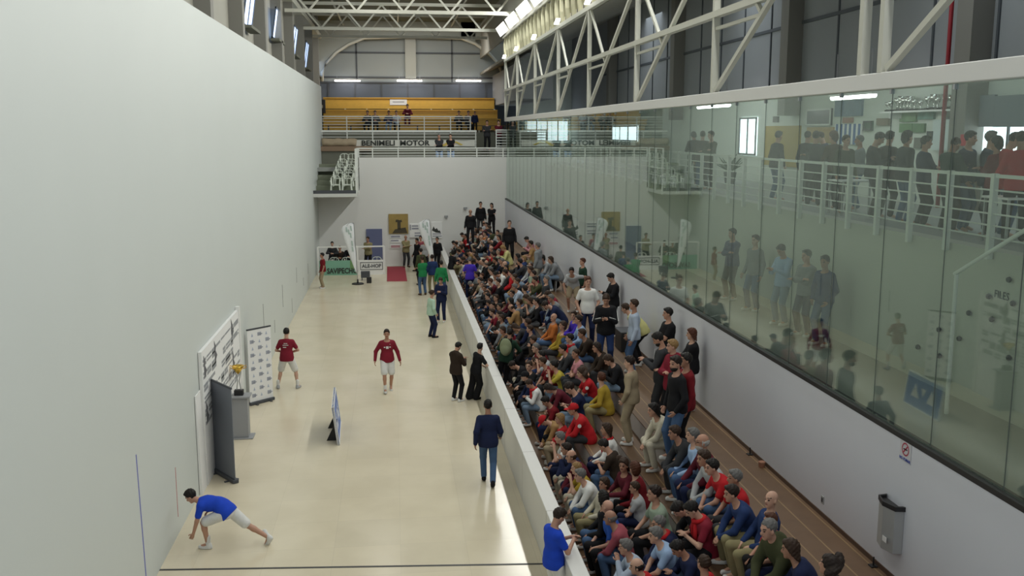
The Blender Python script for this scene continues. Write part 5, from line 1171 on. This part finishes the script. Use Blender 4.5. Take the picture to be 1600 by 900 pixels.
for (x, y, po_, yw, tp_, bt_, hr_, lb, sc_) in SEATS:
    r = seat(x, y, po_, yw, tp_, bt_, hr_, lb, sc=sc_, cap='red' if 'red cap' in lb else ('black' if 'dark cap' in lb else None))
    root = r; tpc = [k_ for k_ in r.children if k_.name.split('.')[0] in ('top', 'jacket', 'hoodie')][0]
    f = fig(po_)
    if 'scarf' in lb or 'glasses' in lb or 'white shoulder' in lb or 'badge' in lb or 'yellow football' in lb or 'sleeve patch' in lb:
        sc2 = MB()
        if 'scarf' in lb:
            n_ = f.neck; T_ = f.T
            ring = [tuple(n_ - T_[:, 2] * .03 + T_[:, 0] * .085 * math.cos(a) + T_[:, 1] * (.085 * math.sin(a) + .01)) for a in np.linspace(0, 2*PI, 13)]
            sc2.tube(ring, .032, 8); s0 = n_ - T_[:, 2] * .06 + T_[:, 1] * .09
            for s_ in (-1, 1): sc2.tube([s0 + T_[:, 0] * s_ * .04, s0 + T_[:, 0] * s_ * .06 - T_[:, 2] * .16 + T_[:, 1] * .06, s0 + T_[:, 0] * s_ * .07 - T_[:, 2] * .30 + T_[:, 1] * .05], [.03, .035, .03], 6)
            sc2.obj('scarf', cm('red'), root, smooth=True)
        if 'glasses' in lb:
            g_ = sc2
            for s_ in (-1, 1): g_.tube([(s_*.033 + .022*math.cos(a), .102, .006 + .017*math.sin(a)) for a in np.linspace(0, 2*PI, 11)], .0025, 5); g_.bar((s_*.055, .10, .01), (s_*.078, .0, .01), .004)
            g_.bar((-.012, .104, .01), (.012, .104, .01), .004); o = g_.obj('glasses', M_BLACK, root); o.matrix_local = f.head_frame()
        if 'white shoulder' in lb or 'badge' in lb or 'sleeve patch' in lb or 'yellow' in lb:
            c_ = f.sh[0] * .7 + f.el[0] * .3; d_ = nrm(f.el[0] - f.sh[0]); n2 = nrm(np.cross(d_, f.T[:, 1]))
            if n2 @ f.T[:, 0] > 0: n2 = -n2
            g_ = MB(); u_ = np.cross(n2, d_)
            g_.prism([tuple(c_ + n2 * .072 + (d_ * math.cos(a) + u_ * math.sin(a)) * .04) for a in np.linspace(0, 2*PI, 13)[:-1]], tuple(n2 * .004))
            g_.obj('badge', cm('yellow' if 'yellow' in lb else 'white'), tpc)
# white stripes down the sleeves of the standing jacket wearer
f = fig('stand_phone')
for i in (0, 1):
    g_ = MB(); sg = -1 if i == 0 else 1
    for k in (-1, 0, 1):
        o_ = np.array([sg * .062, k * .022, .02]); g_.tube([f.sh[i] + o_, f.el[i] + o_ + np.array([sg*.005, 0, -.01]), ], .008, 5)
        g_.tube([f.el[i] + np.array([sg*.045, .0, .02 + k*.02]), f.wr[i] + np.array([sg*.04, 0, .02 + k*.018])], .007, 5)
    g_.obj('sleeve_stripes', cm('white'), [k_ for k_ in MJ.children if k_.name.startswith('jacket')][0])

# ---- the rest of the crowd, seat by seat
used = set()
ZN = [(0, 14.5, 'nearest the camera'), (14.5, 18, 'by the lunging player'), (18, 22, 'beside the walking navy jacket'), (22, 26, 'beside the blue board'), (26, 30, 'beside the red players'),
      (30, 35, 'beyond the red players'), (35, 40, 'beside the pale green shirt'), (40, 45, 'beside the green tops'), (45, 49, 'beside the left feather flag'), (49, 60, 'nearest the end wall')]
TC = ['black'] * 9 + ['navy'] * 8 + ['charcoal'] * 7 + ['dark brown'] * 5 + ['maroon'] * 4 + ['wine red'] * 3 + ['grey'] * 4 + ['red'] * 2 + ['light grey'] * 3 + ['white'] * 3 + ['dark blue'] * 3 + ['olive'] * 2 + ['dark green', 'beige', 'cream', 'brown', 'tan', 'light blue', 'pale blue', 'orange', 'khaki', 'pink', 'sage green', 'mustard', 'dark red', 'dark red']
BC = ['denim blue'] * 5 + ['black'] * 5 + ['navy'] * 4 + ['charcoal'] * 3 + ['light denim'] * 3 + ['khaki', 'beige', 'cream', 'grey']
HC = [('short', 'black')] * 6 + [('short', 'darkbrown')] * 6 + [('short', 'brown')] * 5 + [('short', 'grey')] * 3 + [('long', 'brown')] * 2 + [('long', 'black')] * 2 + [('long', 'darkbrown')] * 2 + [('mid', 'brown')] * 2 + [('balding', 'brown'), ('balding', 'grey'), ('bald', 'grey'), ('crop', 'brown'), ('crop', 'grey'), ('long', 'blond'), ('bun', 'brown'), ('curly', 'brown'), ('short', 'auburn')]
HN = {'short': 'short {} hair', 'long': 'long {} hair', 'mid': 'bobbed {} hair', 'balding': 'thinning {} hair', 'bald': 'bald head', 'crop': 'cropped {} hair', 'bun': '{} hair in a bun', 'curly': 'curly {} hair'}
def auto_label(tp_, bt_, hr_, row, Y):
    zn = [n for a, b, n in ZN if a <= Y < b][0]
    bn = {'denim blue': 'blue jeans', 'light denim': 'pale jeans'}.get(bt_[1], bt_[1] + ' trousers')
    return '%s spectator in %s %s and %s, %s, %s' % (HN[hr_[0]].format(hr_[1].replace('darkb', 'dark-b')), tp_[1], GN[tp_[0]], bn, ROWN[row], zn)
HN = {'short': 'short-{}-haired', 'long': 'long-{}-haired', 'mid': '{}-bobbed', 'balding': 'balding {}-haired', 'bald': 'bald', 'crop': '{}-cropped', 'bun': '{}-bunned', 'curly': 'curly-{}-haired'}
rc = random.Random(23)
HOLES = [(2, 16.6, 18.4), (3, 16.5, 18.8), (2, 19.0, 20.0)]     # bare steps seen in the middle of the crowd
for row in (1, 2, 3, 4):
    Y = 12.0 + .28 * (row % 2)
    while Y < 52.6:
        Y += rc.uniform(.50, .64)
        if any(r == row and a < Y < b for r, a, b in HOLES): continue
        if Y < 28 and rc.random() < (.30 if row < 4 else .55): continue
        if Y >= 28 and rc.random() < (.05 if row < 3 else .12 if row == 3 else .38): continue
        X = EDG[row] + .17 + rc.uniform(-.03, .05)
        if not clear(X, Y, .47): continue
        for _ in range(60):
            po_ = rc.choice(SEATED); gar = rc.choice(['tee', 'sweater', 'sweater', 'jacket', 'jacket', 'hoodie'])
            tp_ = (gar, rc.choice(TC)); bt_ = ('long', rc.choice(BC)); hr_ = rc.choice(HC); lb = auto_label(tp_, bt_, hr_, row, Y)
            if lb not in used and len(lb.split()) <= 22: break
        used.add(lb); TAKEN.append((X, Y))
        person((X, Y, Z0 + DZ * row), BASE + math.radians(rc.uniform(-28, 22)), po_, tp_, bt_, hr_, label=lb, group='spectators on the steps', sc=rc.uniform(.93, 1.05), far=Y > 34, shoes=rc.choice(['white', 'white', 'black', 'grey', 'light grey']))
# ---- bar and gallery
for k, (x, X, c, hc, face) in enumerate([(1098, 9.6, 'dark brown', 'darkbrown', 60), (1112, 9.5, 'olive', 'brown', 200), (1085, 9.9, 'charcoal', 'black', 90), (1214, 9.7, 'charcoal', 'black', 10), (1262, 10.2, 'black', 'black', 30), (1275, 9.8, 'charcoal', 'brown', 80), (1288, 10.6, 'navy', 'brown', 150),
        (1305, 9.9, 'brown', 'auburn', 100), (1322, 9.7, 'olive', 'brown', -80), (1345, 10.4, 'grey', 'grey', 160), (1367, 9.6, 'black', 'black', -30), (1388, 9.9, 'dark brown', 'darkbrown', 20), (1417, 9.7, 'charcoal', 'black', 0), (1446, 9.7, 'navy', 'darkbrown', -10),
        (1488, 9.6, 'dark green', 'brown', 15), (1512, 10.0, 'navy', 'black', -60), (1548, 10.3, 'navy', 'grey', -40), (1560, 10.0, 'dark red', 'black', 120), (1577, 10.1, 'red', 'darkbrown', -20), (1597, 9.7, 'red', 'brown', 60)]):
    y_ = {1446: 222, 1322: 226, 1262: 214, 1488: 222, 1345: 224, 1560: 219}.get(x, 213)
    q = onX(x, 212, X); s_ = 1.0 if y_ < 216 else .95
    person((X, q.y, 5.74), math.radians(face - 90), ['stand', 'stand_cross', 'stand_phone', 'stand_pocket'][k % 4], [JK, SW][k % 2](c), BK if k % 3 else J, (['short', 'short', 'mid', 'short', 'crop'][k % 5], hc), sc=s_, far=True, group='people in the bar',
      label='%s in %s in the bar, %s' % (['person', 'man', 'bob-haired person', 'man', 'crop-haired person'][k % 5], c, ['beside the farther tube light', 'right of the farther tube light, in front', 'under the farther lamp', 'in front of the ochre double door', 'left below the television', 'under the television', 'right under the television',
        'left below the striped flag', 'below the striped flag, head turned left', 'right of the striped flag', 'left of the trophy shelf', 'below the left end of the trophy shelf', 'below the green photographs', 'below the middle of the trophy shelf', 'below the white sheet', 'beside the red pipe', 'against the bright window, left one', 'between the window silhouettes', 'before the bright window', 'at the right edge of the picture'][k]))
for k, (x, y, c, bt_, ps, lb) in enumerate([(1145, 384, 'dark blue', 'charcoal', 'stand_cross', 'person in dark blue in the passage behind the glass, farthest of five'), (1180, 404, 'grey', 'denim blue', 'stand', 'person in grey in the passage behind the glass, second farthest of five'),
        (1225, 403, 'light blue', 'light denim', 'stand_phone', 'person in light blue in the middle of the passage behind the glass'), (1260, 436, 'grey', 'navy', 'stand_cross', 'person in grey in the passage behind the glass, second nearest of five'), (1290, 440, 'dark blue', 'denim blue', 'stand_pocket', 'person in dark blue in the passage behind the glass, nearest of five')]):
    q = onX(x, y, 8.2); person((8.2, q.y, 3.4), PI/2 + .4, ps, SW(c), ('long', bt_), ('short', ['black', 'brown', 'darkbrown', 'grey', 'black'][k]), label=lb, group='people in the passage behind the glass')
for k, (x, c, lb) in enumerate([(686, 'charcoal', 'left of two men in dark jackets standing at the front gallery railing'), (704, 'black', 'right of two men in dark jackets standing at the front gallery railing')]):
    q = onY(x, 214, 54.9); person((q.x, 54.9, 5.5), PI, 'stand_cross', JK(c), ('long', 'light blue'), ('short', 'grey' if k == 0 else 'brown'), label=lb, far=True, sc=1.05)
lbch = empty('long_bench', (1, 62.5, 7.42)); tag(lbch, 'low brown bench in front of the yellow bleachers', 'bench')
MB().box(-5.2, 6.3, -.22, .22, .40, .45).obj('seat', mat('bench_brown', (.16, .10, .05), .6), lbch)
for x in np.arange(-5, 6.3, 1.4): MB().box(x - .04, x + .04, -.18, .18, 0, .40).obj('leg', M_DGREY, lbch)
for k, (x, tp_, bt_, Y, lb) in enumerate([(575, JK('black'), BK, 62.5, 'leftmost dark spectator on the far gallery bench'), (586, JK('charcoal'), BK, 62.5, 'second spectator from the left on the far gallery bench'), (608, JK('navy'), ('long', 'light denim'), 62.5, 'spectator in navy over pale trousers on the far gallery bench'),
        (619, T('pale blue'), BK, 62.5, 'spectator in pale blue top on the far gallery bench'), (637, JK('maroon'), ('long', 'maroon'), 64.3, 'spectator in maroon seated on the lowest yellow bleacher row'), (717, JK('black'), BK, 62.5, 'left of two dark spectators at the right of the gallery bench'), (731, JK('charcoal'), BK, 62.5, 'right of two dark spectators at the right of the gallery bench'),
        (742, JK('navy'), BK, 61.6, 'spectator in navy behind the end of the highest railing')]):
    pz = 'perch' if Y > 62 else 'stand'
    zr = 7.87 if Y == 62.5 else 8.32 if Y > 64 else 7.0
    q = onY(x, 180, Y)
    if pz == 'stand': person((q.x, Y, 7.42), PI, 'stand', tp_, bt_, ('short', 'black'), label=lb, far=True, sc=.75); continue
    person((q.x, Y, zr), PI + RND.uniform(-.3, .3), pz, tp_, bt_, ('short', 'black' if k % 2 else 'darkbrown'), label=lb, far=True, group='spectators on the far gallery')
for k, (x, y, c, lb) in enumerate([(761, 192, 'charcoal', 'dark spectator standing behind the short grey railing, left one'), (779, 186, 'maroon', 'spectator in maroon standing behind the short grey railing, right one')]):
    q = onY(x, y, 57); person((q.x, 57.0, 6.37), PI, 'stand_cross', JK(c), BK, ('short', 'black'), label=lb, far=True)

# beards and the pale shirt front of the open jacket
Fb = Field(); Fb.ell((0, .028, -.078), (.060, .066, .052), None, .02); Fb.sub((0, .10, -.052), (.026, .03, .012), .006); Fb.cut((0, 0, 1), (0, 0, -.040)).cut((0, -1, 0), (0, -.01, 0)); Fb.noise = .002
BEARD = np_mesh('beard', *Fb.mesh(.009))
for o in [o for o in bpy.data.objects if 'bearded' in o.get('label', '') and 'behind the bearded' not in o['label']]:
    child('beard', BEARD, o, [hm('white' if 'white-bearded' in o['label'] else 'black')], fig(o['_pose']).head_frame())
    if 'open over' in o['label']:
        f = fig(o['_pose']); g_ = MB(); q0 = [f.chest + f.T @ np.array(v_) for v_ in ((-.03, .143, .13), (.03, .143, .13), (.035, .152, 0), (-.035, .152, 0))]
        q1 = [f.waist + f.T @ np.array(v_) for v_ in ((-.035, .148, .06), (.035, .148, .06), (.03, .150, -.10), (-.03, .150, -.10))]
        g_.prism([tuple(v_) for v_ in q0], tuple(f.T[:, 1] * .006)); g_.prism([tuple(v_) for v_ in (q0[3], q0[2], q1[1], q1[0])], tuple(f.T[:, 1] * .006)); g_.prism([tuple(v_) for v_ in q1], tuple(f.T[:, 1] * .006))
        g_.obj('shirt_front', cm('white'), o)
# ---- things held or worn
def phone(px, py, ref, label, lit=False):
    r = empty('mobile_phone', ref); tag(r, label, 'phone', 'phones in the crowd')
    r.rotation_euler = (math.radians(35), 0, math.radians(100))
    MB().box(-.037, .037, -.075, .075, -.005, .005).obj('case', M_BLACK, r, bevel=.003); MB().box(-.033, .033, -.068, .068, .005, .007).obj('screen', mat('screen_lit', (.5, .8, 1), .4, emit=(.55, .85, 1), es=2.5) if lit else M_DGREY, r)
def held(person_obj, label, lit=False):
    f = fig(person_obj['_pose']); p_ = (f.wr[0] + f.wr[1]) / 2 + np.array([0, .07, .03]); w_ = Matrix.LocRotScale(person_obj.location, person_obj.rotation_euler, person_obj.scale) @ Vector(p_); phone(0, 0, w_, label, lit)
for o in [o for o in bpy.data.objects if o.get('label') and o.get('_pose') in ('stand_phone', 'sit_phone')]:
    lb = o['label']
    if lb.startswith('large man in dark t-shirt'): held(o, 'dark phone held by the large man in light jeans')
    elif lb.startswith('man in black jacket with white'): held(o, 'dark phone held by the man with striped sleeves')
    elif lb.startswith('man in black sweater looking'): held(o, 'dark phone held by the man in black leaning on the right wall')
    elif lb.startswith('dark-haired youth in dark red'): held(o, 'dark phone held by the youth in dark red')
q = onX(771, 513, 3.05); phone(0, 0, (2.98, q.y, 1.25), 'phone with a glowing pale blue screen held up in the mid crowd', True)
bp_ = [o for o in bpy.data.objects if o.get('label', '').startswith('man with dark jacket and khaki backpack')][0]
f = fig(bp_['_pose']); M_ = Matrix.LocRotScale(bp_.location, bp_.rotation_euler, bp_.scale); c_ = M_ @ Vector(f.chest - f.T[:, 1] * .27 - f.T[:, 2] * .03)
bk = empty('backpack', c_, bp_.rotation_euler.z); tag(bk, 'khaki backpack on the back of the man in the dark jacket', 'backpack')
Fb = Field(); Fb.ell((0, 0, 0), (.17, .11, .25), None, .02).ell((0, -.08, -.07), (.13, .07, .13), None, .03); me = np_mesh('body', *Fb.mesh(.015)); o = bpy.data.objects.new('body', me); COL.objects.link(o); o.parent = bk; setm(o, [mat('backpack_khaki', (.20, .23, .13), .8)])
MB().tube([(-.03, .02, .24), (-.03, .02, .29), (.03, .02, .29), (.03, .02, .24)], .01, 6).obj('handle', M_BLACK, bk)
for s_ in (-1, 1): MB().tube([(s_*.10, .06, .2), (s_*.12, .16, .22), (s_*.13, .2, .05), (s_*.12, .08, -.16)], .018, 6).obj('strap', M_BLACK, bk)
def bag(loc, label, col, s=1.):
    b = empty('handbag', loc); tag(b, label, 'bag', 'bags on the terrace')
    Fb = Field(); Fb.ell((0, 0, .13*s), (.15*s, .09*s, .13*s), None, .02).cut((0, 0, -1), (0, 0, .01)); o = bpy.data.objects.new('body', np_mesh('body', *Fb.mesh(.015))); COL.objects.link(o); o.parent = b; setm(o, [cm(col)])
    MB().tube([(-.09*s, 0, .22*s), (-.06*s, 0, .33*s), (.06*s, 0, .33*s), (.09*s, 0, .22*s)], .01, 6).obj('handle', cm(col), b)
q = onZ(862, 700, Z0); bag((2.84, q.y + 1.0, Z0), 'dark green bag on the foot strip beside the red cap', 'dark green', 1.1)
q = onZ(893, 452, 1.83); bag((5.7, q.y, 1.83), 'black bag on the walkway beside the bending boy', 'black', 1.5)
q = onZ(1000, 545, 1.83); 
bx = empty('storage_box', (6.0, q.y, 1.83)); tag(bx, 'black box against the right wall behind the pale yellow sweater', 'box'); MB().box(-.22, .22, -.35, .35, 0, .5).obj('body', M_BLACK, bx, bevel=.01); MB().box(-.23, .23, -.36, .36, .5, .53).obj('lid', M_DGREY, bx, bevel=.005)
# player shirt print
for pl, ps, bk_ in ((PL1, 'legs_wide', True), (PL2, 'stride', False)):
    f = fig(ps); g_ = MB(); sg = -1 if bk_ else 1; Y_ = sg * .155
    for (x0, x1, z0, z1) in ((-.05, .05, .06, .075), (-.08, .08, .01, .028), (-.07, .02, -.05, -.03)) if bk_ else ((-.09, -.05, .0, .03), (-.03, .04, -.03, .04), (.06, .10, .0, .03), (-.08, -.06, .09, .10)):
        g_.prism([tuple(f.chest + f.T @ np.array(p_)) for p_ in ((x0, Y_, z0), (x1, Y_, z0), (x1, Y_, z1), (x0, Y_, z1))], tuple(f.T[:, 1] * sg * .004))
    g_.obj('shirt_print', cm('white'), [k_ for k_ in pl.children if k_.name.startswith('top')][0])
for o in bpy.data.objects:
    if '_pose' in o: del o['_pose']
if 0:
    import re
    for o in bpy.data.objects:
        if len(re.findall(r'[A-Za-z]+', o.get('label', ''))) > 16: print('LONG', o.name, o['label'])

# ------------------------------------------------------------------ lights
def area(loc, direction, sx, sy, power, col=(1, 1, 1), name='area_light', spread=180):
    l = bpy.data.lights.new(name, 'AREA'); l.shape = 'RECTANGLE'; l.size = sx; l.size_y = sy; l.energy = power; l.color = col; l.spread = math.radians(spread)
    o = bpy.data.objects.new(name, l); COL.objects.link(o); o.location = loc
    o.rotation_euler = Vector(direction).to_track_quat('-Z', 'Y').to_euler(); return o
y = 54.0
while y > 3.5:   # daylight entering through each skylight pane
    area((5.845, y - 1.725, 12.82), (-.75, 0, -.46), 3.4, .44, 228, (.98, .99, .955), 'skylight_light'); y -= 4.3
for y in (8, 20, 32, 44): area((-.8, y, 14.9), (0, 0, -1), 1.2, 8, 150, (1, .98, .93), 'roof_fill')  # fill panels added under the roof out of view, no fixtures modelled
area((1.2, 64.5, 13.9), (0, .25, -1), 8, 2, 420, (1, .98, .95), 'gallery_lamp')
for y in (14, 26, 38): area((11.0, y, 8.75), (0, 0, -1), 1.5, 5, 22, (.95, 1, .97), 'bar_lamp')
for y in (20, 34, 48): area((10.4, y, 12.4), (.3, 0, -1), 3, 8, 110, (.85, .93, 1), 'facade_fill')  # added area lights to brighten the right facade, no opening behind them
wd = bpy.data.worlds.new('world'); bpy.context.scene.world = wd; wd.use_nodes = True
bg = wd.node_tree.nodes['Background']; bg.inputs[0].default_value = (.82, .91, 1, 1); bg.inputs[1].default_value = .45
sc = bpy.context.scene
sc.view_settings.view_transform = 'Standard'; sc.view_settings.look = 'None'; sc.view_settings.gamma = 1; sc.view_settings.exposure = -.1
sc.view_settings.use_curve_mapping = False
sc.cycles.max_bounces = 6; sc.cycles.diffuse_bounces = 4; sc.cycles.glossy_bounces = 4; sc.cycles.transparent_max_bounces = 12
sc.cycles.use_denoising = True
